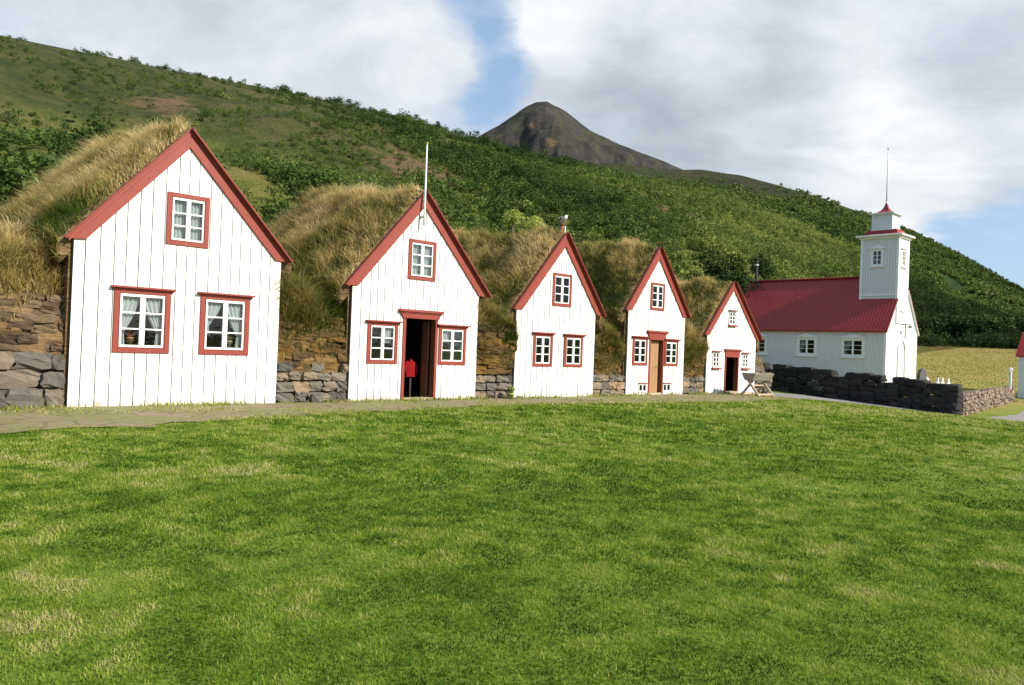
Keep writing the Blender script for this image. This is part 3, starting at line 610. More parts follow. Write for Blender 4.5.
# ------------------------------------------------------------------ the five turf houses
def make_house(name, label, x0, x1, eL, eR, apex, wall_top, base, bw, openings_fn, depth, rise, seed, grass_n, gh, tint0, wd=.24):
    h = empty(name, W(x0, 0, base)); tag(h, label, 'house', 'white gabled turf houses in a row')
    t = lambda a: a-x0
    wl, wr = 0.0, x1-x0; ta, za = t(apex[0]), apex[1]
    sl = (za-eL[1])/(ta-t(eL[0])); sr = (za-eR[1])/(t(eR[0])-ta); drop = .06
    ol = Outline([(wl, za-(ta-wl)*sl-drop), (ta, za-drop), (wr, za-(wr-ta)*sr-drop)])
    ops = openings_fn(h, t)
    bwall = board_wall(ol, wl, wr, ops, bw, gap={1: .020, 2: .025, 3: .031, 4: .034, 5: .036}[seed], seed=seed); bwall.build('gable_wall', [M['white'], M['backing']], h)
    barge(h, t(eL[0]), eL[1], ta, za, t(eR[0]), eR[1], wd)
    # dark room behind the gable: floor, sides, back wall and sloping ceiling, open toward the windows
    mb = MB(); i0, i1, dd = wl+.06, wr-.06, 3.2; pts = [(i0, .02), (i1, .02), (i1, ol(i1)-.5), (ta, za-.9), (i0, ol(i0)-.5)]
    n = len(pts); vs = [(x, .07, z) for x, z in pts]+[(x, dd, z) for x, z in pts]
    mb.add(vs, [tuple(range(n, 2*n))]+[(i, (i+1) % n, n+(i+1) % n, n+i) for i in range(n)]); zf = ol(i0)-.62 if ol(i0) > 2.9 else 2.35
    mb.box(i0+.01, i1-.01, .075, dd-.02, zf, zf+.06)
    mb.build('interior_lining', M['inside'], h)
    for xa in (wl-.05, wr-.01):
        mb = MB(); mb.box(xa, xa+.06, .062, depth-1.5, 0, (ol(wl+.01) if xa < 1 else ol(wr-.01))-.02); mb.build('side_wall', M['turf'], h)
    turf_roof(h, t(eL[0]), eL[1]+.03, ta, za+.05, t(eR[0]), eR[1]+.03, depth, rise, seed*7, grass_n, gh, tint0)
    return h
def ops_h1(h, t):
    window(h, t(.74), t(1.81), 1.06, 2.36, .10, curtain=[('l', 1, 'tie'), ('r', 1, 'tie')], sb=.055, mull=.10)
    window(h, t(2.41), t(3.485), 1.06, 2.36, .10, curtain=[('l', .72, 'tie'), ('r', 1, 'tie')], sb=.055, mull=.10)
    window(h, t(1.66), t(2.52), 3.27, 4.33, .09, hood=False, sb=.05, mull=.085, curtain=[('l', 1, 'flat'), ('r', 1, 'flat')])
    return [(t(.80), t(1.75), 1.12, 2.28), (t(2.47), t(3.42), 1.12, 2.28), (t(1.72), t(2.46), 3.33, 4.27)]
H = {}
H[1] = make_house('turf_house', 'largest white gabled turf house at the left end, two curtained windows and no door', 0, 4.18, (-.14, 3.16), (4.37, 3.16), (2.06, 5.64), 0, 0, .232, ops_h1, 8.5, .42, 1, 62000, .36, .60)
def ops_h2(h, t):
    window(h, t(6.50), t(7.40), .96, 2.03, .085, curtain=[('r', .5, 'flat')])
    window(h, t(8.70), t(9.64), .96, 2.03, .085, curtain=[('l', .4, 'flat')])
    window(h, t(7.63), t(8.51), 3.13, 4.16, .085, hood=False, curtain=[('l', 1, 'flat'), ('r', 1, 'flat')])
    door_case(h, t(7.55), t(8.66), -.0, 2.13, .085, t(7.39), t(8.79), 2.36)
    mb = MB(); mb.box(t(7.64), t(8.57), -.06, .16, .0, .10); mb.build('threshold', M['pale_wood'], h)
    mb = MB(); mb.box(t(8.50), t(8.55), .17, .42, .11, 2.10); dd = mb.build('door', M['brown_wood'], h); dd['label'] = 'brown timber door standing open inward'
    mb = MB(); mb.tube([(t(8.49), .36, 1.0), (t(8.45), .36, 1.0), (t(8.45), .30, 1.0)], .012); mb.build('door_handle', M['metal_dark'], dd)
    mb = MB(); mb.tube([(t(7.98), -.17, 4.52), (t(7.98), -.17, 5.0), (t(7.98), -.17, 6.6)], [.026, .028, .018], 10); mb.box(t(7.96), t(8.0), -.19, -.03, 4.72, 4.77); mb.box(t(7.96), t(8.0), -.19, -.03, 5.16, 5.21)
    fp = mb.build('flagpole', M['pole'], h, True); mb = MB(); mb.ball((t(7.98), -.17, 6.63), .035); mb.build('pole_knob', M['gilt'], fp, True)
    return [(t(6.56), t(7.34), 1.02, 1.96), (t(8.76), t(9.58), 1.02, 1.96), (t(7.69), t(8.45), 3.19, 4.10), (t(7.60), t(8.61), 0, 2.13)]
H[2] = make_house('turf_house', 'white turf house with dark open doorway, red lintel and a flagpole on its gable', 6.03, 10.06, (5.84, 2.82), (10.38, 2.85), (8.07, 5.38), 0, -.03, .235, ops_h2, 8.3, .42, 2, 62000, .38, .62)
def ops_h3(h, t):
    window(h, t(12.23), t(13.04), .93, 1.95, .08); window(h, t(13.57), t(14.42), .93, 1.95, .08)
    window(h, t(12.96), t(13.81), 2.77, 3.77, .08, hood=False)
    mb = MB(); c = (t(13.56), .22, 0)
    mb.tube([(c[0]-.02, .25, 4.75), (c[0]-.015, .25, 5.1), (c[0]+.03, .25, 5.30)], [.075, .07, .065], 10); mb.lathe([(.085, 0), (.09, .03), (.085, .05)], (c[0]+.03, .25, 5.30)); mb.tube([(c[0]+.075, .19, 4.9), (c[0]+.105, .19, 5.28)], .02, 6, 1)
    ch = mb.build('chimney', [M['brown_wood'], M['white_trim']], h, True)
    return [(t(12.29), t(12.98), .99, 1.88), (t(13.63), t(14.36), .99, 1.88), (t(13.02), t(13.75), 2.83, 3.71)]
H[3] = make_house('turf_house', 'middle white turf house without a door, a crooked chimney pipe above its gable', 11.5, 15.0, (11.38, 2.56), (15.34, 2.57), (13.46, 4.98), 0, 0, .235, ops_h3, 8.0, .30, 3, 52000, .34, .47)
def ops_h4(h, t):
    window(h, t(16.95), t(17.77), 1.03, 2.02, .08); window(h, t(18.76), t(19.58), 1.03, 1.99, .08)
    window(h, t(17.84), t(18.65), 2.95, 3.90, .08, hood=False)
    for a, b in ((17.34, 17.80), (18.73, 19.20)): window(h, t(a), t(b), .12, .41, .025, hood=False, rows=1, mats=('white_trim', 'white_trim'), sb=.022, mull=.05)
    for a, b in ((17.32, 17.81), (18.71, 19.21)):
        mb = MB(); mb.box(t(a), t(b), -.09, -.03, .412, .437); mb.build('hood_board', M['red'], h)
    door_case(h, t(17.87), t(18.72), 0, 1.92, .07, t(17.70), t(18.88), 2.24)
    mb = MB(); mb.box(t(17.96), t(18.60), .10, .14, .1, 1.90)
    for k in range(1, 4): mb.box(t(17.96)+k*.16-.004, t(17.96)+k*.16+.004, .094, .0995, .12, 1.88)
    dd = mb.build('door', M['ochre'], h); dd['label'] = 'closed ochre plank door'
    mb = MB(); mb.tube([(t(18.52), .09, 1.0), (t(18.52), .04, 1.0), (t(18.45), .04, 1.0)], .012); mb.build('door_handle', M['metal_dark'], dd)
    mb = MB(); mb.box(t(17.95), t(18.64), -.05, .15, 0, .09); mb.build('threshold', M['pale_wood'], h)
    return [(t(17.01), t(17.71), 1.09, 1.95), (t(18.82), t(19.52), 1.09, 1.92), (t(17.90), t(18.59), 3.01, 3.84), (t(17.90), t(18.69), 0, 1.92), (t(17.36), t(17.78), .14, .38), (t(18.75), t(19.18), .14, .38)]
H[4] = make_house('turf_house', 'narrow white turf house with a closed ochre door and two tiny cellar windows', 16.66, 19.98, (16.5, 2.86), (20.13, 2.78), (18.26, 5.12), 0, 0, .24, ops_h4, 7.5, .34, 4, 50000, .34, .42)
def ops_h5(h, t):
    for a, b, z0, z1 in ((21.87, 22.33, 1.09, 1.69), (24.02, 24.46, 1.09, 1.67), (22.93, 23.40, 2.76, 3.30)):
        window(h, t(a), t(b), z0, z1, .03, hood=False, mats=('white_trim', 'white_trim'), sb=.035, mull=.05, curtain=[('l', 1, 'flat'), ('r', 1, 'flat')])
    for a, b, z0, z1 in ((21.87, 22.33, 1.09, 1.69), (24.02, 24.46, 1.09, 1.67), (22.93, 23.40, 2.76, 3.30)):
        mb = MB(); mb.box(t(a)-.06, t(b)+.06, -.12, -.03, z0-.06, z0-.002); mb.build('window_ledge', M['red'], h)
        mb = MB(); mb.box(t(a)-.06, t(b)+.06, -.13, -.03, z1+.002, z1+.04); mb.build('hood_board', M['red'], h)
    door_case(h, t(22.74), t(23.74), .0, 1.50, .06, t(22.66), t(23.83), 1.82)
    mb = MB(); mb.box(t(22.82), t(23.66), -.08, .15, 0, .17); mb.build('threshold', M['pale_wood'], h)
    mb = MB(); mb.box(t(22.84), t(22.88), .17, .92, .18, 1.48); dd = mb.build('door', M['brown_wood'], h); dd['label'] = 'brown door open into the dark interior'
    return [(t(21.90), t(22.30), 1.12, 1.66), (t(24.05), t(24.43), 1.12, 1.64), (t(22.96), t(23.37), 2.79, 3.27), (t(22.78), t(23.70), 0, 1.50)]
H[5] = make_house('turf_house', 'smallest white turf house at the right end of the row with dark half open door', 21.45, 25.05, (21.27, 2.30), (25.34, 2.22), (23.19, 4.42), 0, -.08, .195, ops_h5, 7.0, .25, 5, 42000, .30, .42, .20)

# ------------------------------------------------------------------ turf walls between the houses
def turf_wall(label, t0, t1, prof, stone_h, seed, grass_n, gh=.32, moss=.4, front=.06, stone_mat='stone', tint0=.4, stw=(.32, .62), course=.26, spill=.5, tilt=0, block_top=2.0):
    w = empty('turf_wall', W(t0, 0, 0)); tag(w, label, 'turf wall', 'turf and stone walls between the houses'); L = t1-t0
    prof = np.array(prof, float); seg = np.hypot(np.diff(prof[:, 0]), np.diff(prof[:, 1])); cum = np.concatenate([[0], np.cumsum(seg)])
    s = np.unique(np.concatenate([np.linspace(0, cum[-1], 40), np.linspace(0, min(5, cum[-1]), 60)])); pv = np.interp(s, cum, prof[:, 0]); pz = np.interp(s, cum, prof[:, 1])
    n = max(10, int(L/.09)); tt = np.linspace(0, L, n); T, S = np.meshgrid(tt, s, indexing='ij'); PV = np.broadcast_to(pv, T.shape); PZ = np.broadcast_to(pz, T.shape)
    blk = np.floor(PZ/.19+.25*np.sin(T*2+seed)); off = (_hash(np.floor(T/.55+blk*.37), blk, seed)-.5)*.13
    rough = (fbm(T*1.2+seed, S*1.2, seed, 4)-.5)*.38+off*(PZ > .15)
    front_m = sstep(2.6, 1.2, PV)
    VV = PV+rough*front_m*(PZ > .02); ZZ = PZ+np.where(PZ > 1.5, (fbm(T*.9+seed, PV*.9, seed+3, 4)-.5)*.45, 0)*sstep(.2, 1.4, PV)+tilt*(.5-T/L)*sstep(1.2, 2.4, PZ)
    green = np.clip(sstep(.5, 1.2, PV)+sstep(1.9, 2.4, PZ)*.6, 0, 1); mo = moss*sstep(2.3, 1.3, PZ)*sstep(stone_h-.3, stone_h+.1, PZ)
    bank = grid_mesh('turf_bank', np.stack([T, VV, ZZ], -1)[::1], M['turf'], {'green': green.ravel(), 'moss': mo.ravel()}, w)
    # footing of laid stones
    r = random.Random(seed); lst = []; z = 0.02; row = 0
    while z < stone_h-.06:
        ch = course*r.uniform(.85, 1.2); x = -.02-r.uniform(0, .2)*0
        while x < L-.02:
            wdt = min(r.uniform(*stw), L-x+.0); wdt = L-x if L-x-wdt < .14 else wdt
            if z+ch > stone_h-.05 and r.random() < .25: x += wdt; continue
            rough_stone(lst, (x+wdt/2, front+.13+r.uniform(-.03, .03), z+ch/2+r.uniform(-.015, .015)), (wdt*.98, .34, ch*r.uniform(.82, 1.0)), r.randrange(10**6), min(1, max(0, r.gauss(.28 if seed == 11 else .45, .2 if seed == 11 else .3))), r.uniform(-.10, .10), .32, .19); x += wdt
        z += ch; row += 1
    build_stones('stone_footing', lst, M[stone_mat], w)
    # courses of cut turf blocks over the stones
    lst = []; z = stone_h-.03; row = 0
    while z < block_top:
        ch = r.uniform(.11, .19); x = -r.uniform(0, .3)
        while x < L:
            ww = r.uniform(.28, .75); a0, a1 = max(x, -.01), min(x+ww, L+.01); x += ww
            if a1-a0 < .12: continue
            vv = float(np.interp(z+ch/2, prof[:4, 1], prof[:4, 0]))+r.uniform(-.06, .05)
            rough_stone(lst, ((a0+a1)/2, vv+.13, z+ch/2), ((a1-a0)*1.0, .34, ch*1.04), r.randrange(10**6), min(1, max(0, r.gauss(.42, .22)+(.25*moss if z < 1.6 else 0))), r.uniform(-.09, .09), .22, .15)
        z += ch*.93
    build_stones('turf_blocks', lst, M['turf_block_moss'] if moss > .3 else M['turf_block'], w)
    # grass: on top and spilling over the face
    rr = RNG; G = np.stack([T, VV, ZZ], -1); m, k = T.shape; a = rr.integers(0, m-1, grass_n); jmin = int(np.argmax(pz > stone_h+.05)); 
    cw = np.gradient(s); cw[:jmin] = 0; cw[-4:] = 0; cw = cw*np.where(pv < 1.2, 1.6, 1); cw /= cw.sum(); b = rr.choice(len(s), grass_n, p=cw); b = np.clip(b, 0, len(s)-2)
    fa = rr.uniform(size=(grass_n, 1)); fb = rr.uniform(size=(grass_n, 1)); P = (G[a, b]*(1-fa)+G[a+1, b]*fa)*(1-fb)+(G[a, b+1]*(1-fa)+G[a+1, b+1]*fa)*fb
    patch = fbm(P[:, 0]*1.3+seed, P[:, 2]*1.3+P[:, 1], seed+5, 4); prob = np.where(P[:, 1] < .9, sstep(stone_h+spill, stone_h+spill+.8, P[:, 2]+(patch-.5)*1.3)+.05, 1.0)
    kk = rr.uniform(size=grass_n) < prob; P, patch = P[kk], patch[kk]; N = np.stack([np.zeros(len(P)), -np.where(P[:, 1] < 1.0, 1.0, .1), np.full(len(P), .4)], 1)
    tint = tint0+(patch-.5)*1.3+rr.normal(0, .13, len(P))+.15*sstep(.8, 3, P[:, 1])
    g = blades('bank_grass', P, gh*(.3+1.3*patch)*np.exp(rr.normal(0, .25, len(P))), .016, np.clip(tint, 0, 1), M['roof_blade'], .6, .5, N, .4, bank, (0, 0), 2.5); g['kind'] = 'stuff'
    return w
turf_wall('broad turf bank over grey stone blocks left of the largest house', -7.0, -.04, [(.20, -.05), (.12, 1.0), (.22, 1.75), (.40, 2.3), (.75, 2.85), (2.2, 3.35), (6, 3.6), (9, 3.0), (10, 0)], 1.08, 11, 90000, .34, .08, .04, tint0=.52, stw=(.42, .85), course=.33, spill=.75, block_top=2.05)
turf_wall('turf wall between the two largest houses with orange stained blocks over pale stones', 4.20, 6.02, [(.20, -.05), (.12, 1.1), (.16, 1.9), (.35, 2.3), (1.2, 2.6), (6, 2.9), (8, 2.4), (8.5, 0)], .84, 12, 60000, .46, 1*.55, .03, tint0=.20, stw=(.2, .62), course=.22, spill=.58, tilt=.7, block_top=2.1)
turf_wall('overgrown turf wall with rusty moss beside the house with the flagpole', 10.08, 11.48, [(.22, -.05), (.08, .8), (-.05, 1.5), (.02, 2.15), (.45, 2.6), (1.6, 2.8), (6, 3.0), (8, 2.4), (8.5, 0)], .72, 13, 42000, .34, 1.0, .03, tint0=.33, stw=(.3, .5), course=.22, spill=-.05, tilt=.5, block_top=2.1)
turf_wall('narrow turf wall left of the house with the ochre door', 15.02, 16.64, [(.28, -.05), (.2, .9), (.15, 1.5), (.3, 2.1), (.75, 2.4), (2, 2.6), (6, 2.8), (7.5, 0)], .58, 14, 38000, .34, .9, .04, tint0=.36, stw=(.3, .5), course=.22, spill=-.05, tilt=.4)
turf_wall('turf wall with orange moss left of the smallest house', 20.0, 21.44, [(.28, -.05), (.14, .8), (.06, 1.5), (.25, 2.2), (.75, 2.5), (2, 2.7), (6, 2.8), (7.5, 0)], .56, 15, 40000, .34, 1.0, .04, tint0=.42, stw=(.3, .5), course=.2, spill=-.05, tilt=.5)
turf_wall('sloping turf and stone wall at the right end of the row of houses', 25.07, 26.5, [(.15, -.12), (.2, .5), (.35, .9), (.7, 1.55), (1.4, 1.9), (3, 2.1), (6, 1.8), (7, 0)], .95, 16, 20000, .3, .1, .02, tint0=.5, stw=(.25, .45), course=.2, spill=.2, tilt=1.2, block_top=1.35)

# fresh green bank behind the first house
def grassy_bank():
    u = np.linspace(-1, 1, 60); w = np.linspace(-1, 1, 30); U, V_ = np.meshgrid(u, w, indexing='ij'); t = -5+U*8.5; v = 13.5+V_*3.2
    z = 5.35*np.clip(1-V_**2, 0, 1)**.8*np.clip(1-U**6, 0, 1)+(fbm(t*.5, v*.5, 5, 4)-.5)*.5-.2
    p = np.stack([P1[0]+D[0]*t+BK[0]*v, P1[1]+D[1]*t+BK[1]*v, z], -1); o = grid_mesh('grassy_bank', p, M['turf'], {'green': np.ones(t.size), 'moss': np.zeros(t.size)}); tag(o, 'bright green grass bank behind the largest turf house', 'bank', kind='structure')
    n = 30000; a = RNG.integers(0, 59, n); b = RNG.integers(0, 29, n); fa = RNG.uniform(size=(n, 1)); fb = RNG.uniform(size=(n, 1)); q = (p[a, b]*(1-fa)+p[a+1, b]*fa)*(1-fb)+(p[a, b+1]*(1-fa)+p[a+1, b+1]*fa)*fb
    g = blades('bank_grass', q, .4, .03, np.clip(RNG.normal(.5, .2, n), 0, 1), M['bank_blade'], .5, .4); g['kind'] = 'stuff'; g.parent = o
grassy_bank()

# ------------------------------------------------------------------ church
CH = (23.91, 50.0); CB = -.55
def church():
    c = empty('church', (CH[0], CH[1], CB)); tag(c, 'white timber church with a red roof, square bell tower and tall thin pole', 'church')
    Wd, L, ze, zr = 5.2, 11.0, 4.22, 7.72; um = Wd/2; B = CB
    # long walls and gables
    sidel = Outline([(0, ze), (L, ze)])
    wins = [(2.83, 1.31), (5.93, 4.53), (9.55, 8.2)]; wz0, wz1 = 2.28, 3.55
    ops = [(L-a+.06, L-b-.06, wz0+.05, wz1-.05) for a, b in wins]
    board_wall(sidel, 0, L, ops, .16, .012, .025, 31).build('side_wall', [M['church_white'], M['backing']], c, loc=(0, L, 0), rz=-math.pi/2)
    for k, (a, b) in enumerate(wins): window(c, L-a, L-b, wz0, wz1, .14, hood=False, mats=('white_trim', 'white_trim'), y=-.025, sb=.05, mull=.12, ped=True, xf=((0, L, 0), -math.pi/2), curtain=[('l', 1, 'tie')] if k < 2 else None)
    board_wall(sidel, 0, L, [], .16, .012, .025, 32).build('side_wall', [M['church_white'], M['backing']], c, loc=(Wd, 0, 0), rz=math.pi/2)
    gab = Outline([(0, ze), (um, zr-.1), (Wd, ze)])
    board_wall(gab, 0, Wd, [(um-.62, um+.62, 0, 3.05)], .16, .012, .025, 33).build('front_wall', [M['church_white'], M['backing']], c)
    board_wall(gab, 0, Wd, [], .16, .012, .025, 34).build('rear_wall', [M['church_white'], M['backing']], c, loc=(Wd, L, 0), rz=math.pi)
    mb = MB()   # corner boards, frieze under the eaves, plinth
    for x0, x1, y0, y1 in ((-.05, -.026, -.05, .13), (-.026, .13, -.05, -.027), (Wd+.026, Wd+.05, -.05, .13), (Wd-.13, Wd+.026, -.05, -.027), (-.05, -.026, L-.13, L+.05)): mb.box(x0, x1, y0, y1, 0, ze-.02)
    mb.box(-.06, -.027, .13, L-.13, ze-.22, ze-.03); mb.box(Wd+.027, Wd+.06, .13, L-.13, ze-.22, ze-.03)
    mb.build('corner_trim', M['white_trim'], c)
    # roof: two corrugated slopes with overhang
    for sgn in (-1, 1):
        ov = .22; sl = (zr-ze)/um; nc = 220; ys = np.linspace(-.16, L+.16, nc); cor = .011*np.sin(np.arange(nc)*math.pi/2*1.0)
        Vs, Q, base = [], [], 0
        for ya, yb, umax in ((-.16, 2.26, 1.42 if sgn < 0 else Wd-3.18), (2.26, L+.16, um)):
            sel = (ys >= ya-1e-6) & (ys <= yb+.051); yy = ys[sel]; cc = cor[sel]; m_ = len(yy); us = np.array([-ov, umax]); x = us if sgn < 0 else Wd-us; zt = ze+us*sl+.10
            g = np.zeros((2, m_, 3))
            for i in range(2): g[i, :, 0] = x[i]-(cc*.6)*(1 if sgn < 0 else -1); g[i, :, 1] = yy; g[i, :, 2] = zt[i]+cc
            lo = g.copy(); lo[:, :, 2] -= .09; Vs += [g.reshape(-1, 3), lo.reshape(-1, 3)]; i = np.arange(2*m_).reshape(2, m_)+base; j = i+2*m_; base += 4*m_
            Q += [np.stack([i[0, :-1], i[1, :-1], i[1, 1:], i[0, 1:]], -1), np.stack([j[0, :-1], j[0, 1:], j[1, 1:], j[1, :-1]], -1), np.stack([i[0, :-1], i[0, 1:], j[0, 1:], j[0, :-1]], -1),
                  np.array([[i[0, 0], j[0, 0], j[1, 0], i[1, 0]], [i[0, -1], i[1, -1], j[1, -1], j[0, -1]]])]
        q = np.concatenate(Q); rf = np_mesh('roof', np.concatenate(Vs), np.full(len(q), 4), q.ravel(), M['roof_red'], None, False, c)
        mb = MB(); mb.tube([(um+(.06 if sgn > 0 else -.06), 2.2, zr+.11), (um+(.06 if sgn > 0 else -.06), L+.17, zr+.11)], .07, 8)
        if sgn < 0: mb.build('ridge_cap', M['roof_red'], rf, True)
    for x0, x1 in ((-.2, 1.40), (Wd+.2, 3.20)):   # white verge boards on the front
        mb = MB(); z0 = ze-.2*(zr-ze)/um; z1 = ze+(x1 if x1 < um else Wd-x1)*(zr-ze)/um; mb.bar((x0, -.07, z0-.02), (x1, -.07, z1-.02), .05, .16, 0, up=(0, -1, 0)); mb.build('verge_board', M['white_trim'], c)
    # tower
    u0, u1, v0, v1, tz0, tz1 = 1.45, 3.15, -.06, 2.33, 3.0, 10.35
    tw = MB().__class__(); flat = Outline([(0, tz1), (9, tz1)])
    mbw = board_wall(flat, 0, v1-v0, [(v1-1.60, v1-.96, 8.45, 9.48)], .16, .012, .025, 41, tz0+2); tower = mbw.build('tower', [M['church_white'], M['backing']], c, loc=(u0, v1, 0), rz=-math.pi/2)
    def sub(o): 
        o.parent = tower; o.matrix_parent_inverse = (Matrix.Translation((u0, v1, 0)) @ Matrix.Rotation(-math.pi/2, 4, 'Z')).inverted(); return o
    sub(board_wall(flat, 0, u1-u0, [(.55, 1.15, 8.4, 9.45)], .16, .012, .025, 42, tz0+1.6).build('tower_front', [M['church_white'], M['backing']], None, loc=(u0, v0, 0)))
    sub(board_wall(flat, 0, v1-v0, [], .16, .012, .025, 43, tz0).build('tower_side', [M['church_white'], M['backing']], None, loc=(u1, v0, 0), rz=math.pi/2))
    sub(board_wall(flat, 0, u1-u0, [], .16, .012, .025, 44, tz0).build('tower_back', [M['church_white'], M['backing']], None, loc=(u1, v1, 0), rz=math.pi))
    mb = MB()
    for x0, x1, y0, y1 in ((u0-.05, u0-.026, v0-.05, v0+.12), (u0-.026, u0+.12, v0-.05, v0-.027), (u1+.026, u1+.05, v0-.05, v0+.12), (u1-.12, u1+.026, v0-.05, v0-.027), (u0-.05, u0-.026, v1-.12, v1+.05)): mb.box(x0, x1, y0, y1, 6.1 if y0 > 1 else 4.6, tz1)
    mb.box(u0-.07, u0-.027, v0+.125, v1-.125, 6.42, 6.56)
    sub(mb.build('tower_trim', M['white_trim']))
    mb = MB(); mb.box(u0-.14, u1+.14, v0-.14, v1+.14, tz1-.14, tz1); mb.box(u0-.32, u1+.32, v0-.32, v1+.32, tz1+.001, tz1+.12); sub(mb.build('cornice', M['white_trim'], bevel=.03))
    def pyr(z0, z1, a0, a1, m, name):
        hx = (v1-v0)/(u1-u0) if name == 'skirt_roof' else 1
        cx, cy = (u0+u1)/2, (v0+v1)/2; mb = MB(); n = len(a0) if hasattr(a0, '__len__') else 2
        prof = list(zip(a0, z0)); vs = []; fs = []
        for a, z in prof: vs += [(cx-a, cy-a*hx, z), (cx+a, cy-a*hx, z), (cx+a, cy+a*hx, z), (cx-a, cy+a*hx, z)]
        for k in range(len(prof)-1):
            for i in range(4): j = (i+1) % 4; fs.append((k*4+i, k*4+j, k*4+4+j, k*4+4+i))
        fs.append((3, 2, 1, 0)); e = (len(prof)-1)*4; fs.append((e, e+1, e+2, e+3)); mb.add(vs, fs); return sub(mb.build(name, M[m]))
    pyr([tz1+.122, tz1+.50], 0, [.80, .66], 0, 'roof_red', 'skirt_roof')
    lz = tz1+.48; cx, cy = (u0+u1)/2, (v0+v1)/2; la = .62
    mb = MB()
    nb = 8
    for k in range(nb):
        a0 = -la+2*la*k/nb+.005; a1 = -la+2*la*(k+1)/nb-.005
        mb.box(cx+a0, cx+a1, cy-la-.02, cy-la, lz, lz+1.06); mb.box(cx-la-.02, cx-la, cy+a0, cy+a1, lz, lz+1.06); mb.box(cx+a0, cx+a1, cy+la, cy+la+.02, lz, lz+1.06); mb.box(cx+la, cx+la+.02, cy+a0, cy+a1, lz, lz+1.06)
    mb.box(cx-la+.001, cx+la-.001, cy-la+.001, cy+la-.001, lz, lz+1.05)
    for sx in (-1, 1):
        for sy in (-1, 1): mb.box(cx+sx*(la+.01)-.04, cx+sx*(la+.01)+.04, cy+sy*(la+.01)-.04, cy+sy*(la+.01)+.04, lz, lz+1.055)
    mb.box(cx-la-.2, cx+la+.2, cy-la-.2, cy+la+.2, lz+1.06, lz+1.13); mb.box(cx-la-.08, cx+la+.08, cy-la-.08, cy+la+.08, lz-.02, lz+.05)
    sub(mb.build('lantern', M['church_white']))
    pyr([lz+1.132, lz+1.22, lz+1.38, lz+1.58, lz+1.85], 0, [.76, .46, .26, .13, .05], 0, 'roof_red', 'spire')
    mb = MB(); mb.tube([(cx, cy, lz+1.8), (cx, cy, lz+3.5), (cx, cy, 16.35)], [.05, .045, .028], 8); mb.ball((cx, cy, 16.4), .075); mb.ball((cx, cy, lz+1.9), .09); sub(mb.build('pole', M['pole'], None, True))
    # tower windows
    sub(window(None, v1-1.68, v1-.88, 8.38, 9.55, .12, hood=False, mats=('white_trim', 'white_trim'), y=-.025, sb=.04, mull=.07, ped=True, xf=((u0, v1, 0), -math.pi/2)))
    sub(window(None, .47, 1.23, 8.35, 9.52, .10, hood=False, mats=('white_trim', 'white_trim'), y=-.025, sb=.04, mull=.07, ped=True, xf=((u0, v0, 0), 0)))
    w2 = window(None, um-.60, um+.02, 5.45, 6.5, .1, hood=False, mats=('white_trim', 'white_trim'), y=-.09, sb=.04, mull=.07, sill=True); w2.parent = c
    # arched double door
    mb = MB(); pts = [(um-.72, 0), (um-.72, 2.75)]+[(um-.72*math.cos(a), 2.75+.95*math.sin(a)) for a in np.linspace(.15, math.pi-.15, 12)]+[(um+.72, 2.75), (um+.72, 0)]
    inn = [(um-.56, 0), (um-.56, 2.72)]+[(um-.56*math.cos(a), 2.72+.76*math.sin(a)) for a in np.linspace(.15, math.pi-.15, 12)]+[(um+.56, 2.72), (um+.56, 0)]
    n = len(pts); vs = [(x, -.10, z) for x, z in pts]+[(x, -.10, z) for x, z in inn]+[(x, -.03, z) for x, z in pts]+[(x, .06, z) for x, z in inn]; fs = []
    for i in range(n-1): fs += [(i, n+i, n+i+1, i+1)[::-1], (i, i+1, 2*n+i+1, 2*n+i)[::-1], (n+i, 3*n+i, 3*n+i+1, n+i+1)[::-1]]
    mb.add(vs, fs); mb.build('door_frame', M['white_trim'], c)
    mb = MB(); mb.prism([(x, z) for x, z in inn][::-1], .0, .04); 
    for sx in (-1, 1):
        for z0, z1 in ((.2, 1.1), (1.25, 2.5)): mb.box(um+sx*.28-.17, um+sx*.28+.17, -.025, -.001, z0, z1)
    mb.box(um-.02, um+.02, -.03, -.001, .05, 3.4)
    dd = mb.build('door', M['white_trim'], c); dd['label'] = 'white arched double door'
    mb = MB(); mb.tube([(um, -.03, 4.55), (um, -.45, 4.62), (um, -.52, 4.5)], .025, 6); mb.lathe([(.16, 0), (.06, .12), (.03, .14)], (um, -.52, 4.36)); mb.build('door_lamp', M['metal_dark'], c)
    mb = MB(); mb.tube([(um-.1, L-.35, zr-.3), (um-.1, L-.35, zr+1.7)], .11, 12); mb.lathe([(.18, 0), (.19, .05), (.04, .16)], (um-.1, L-.35, zr+1.78)); mb.tube([(um-.1, L-.35, zr+1.3), (um-.1, L-.35, zr+1.38)], .16, 12, 1)
    mb.build('chimney', [M['metal_dark'], M['pole']], c)
    mb = MB(); mb.box(.08, Wd-.08, 2.6, 2.66, .02, 3.6); mb.box(.08, Wd-.08, .08, L-.08, .01, .06); mb.box(2.2, 2.26, 2.7, L-.1, .07, 3.6); mb.build('interior_lining', M['inside'], c)
    mb = MB(); mb.box(-.08, Wd+.08, -.08, L+.08, -.6, .08); mb.build('plinth', M['gravestone'], c)
church()

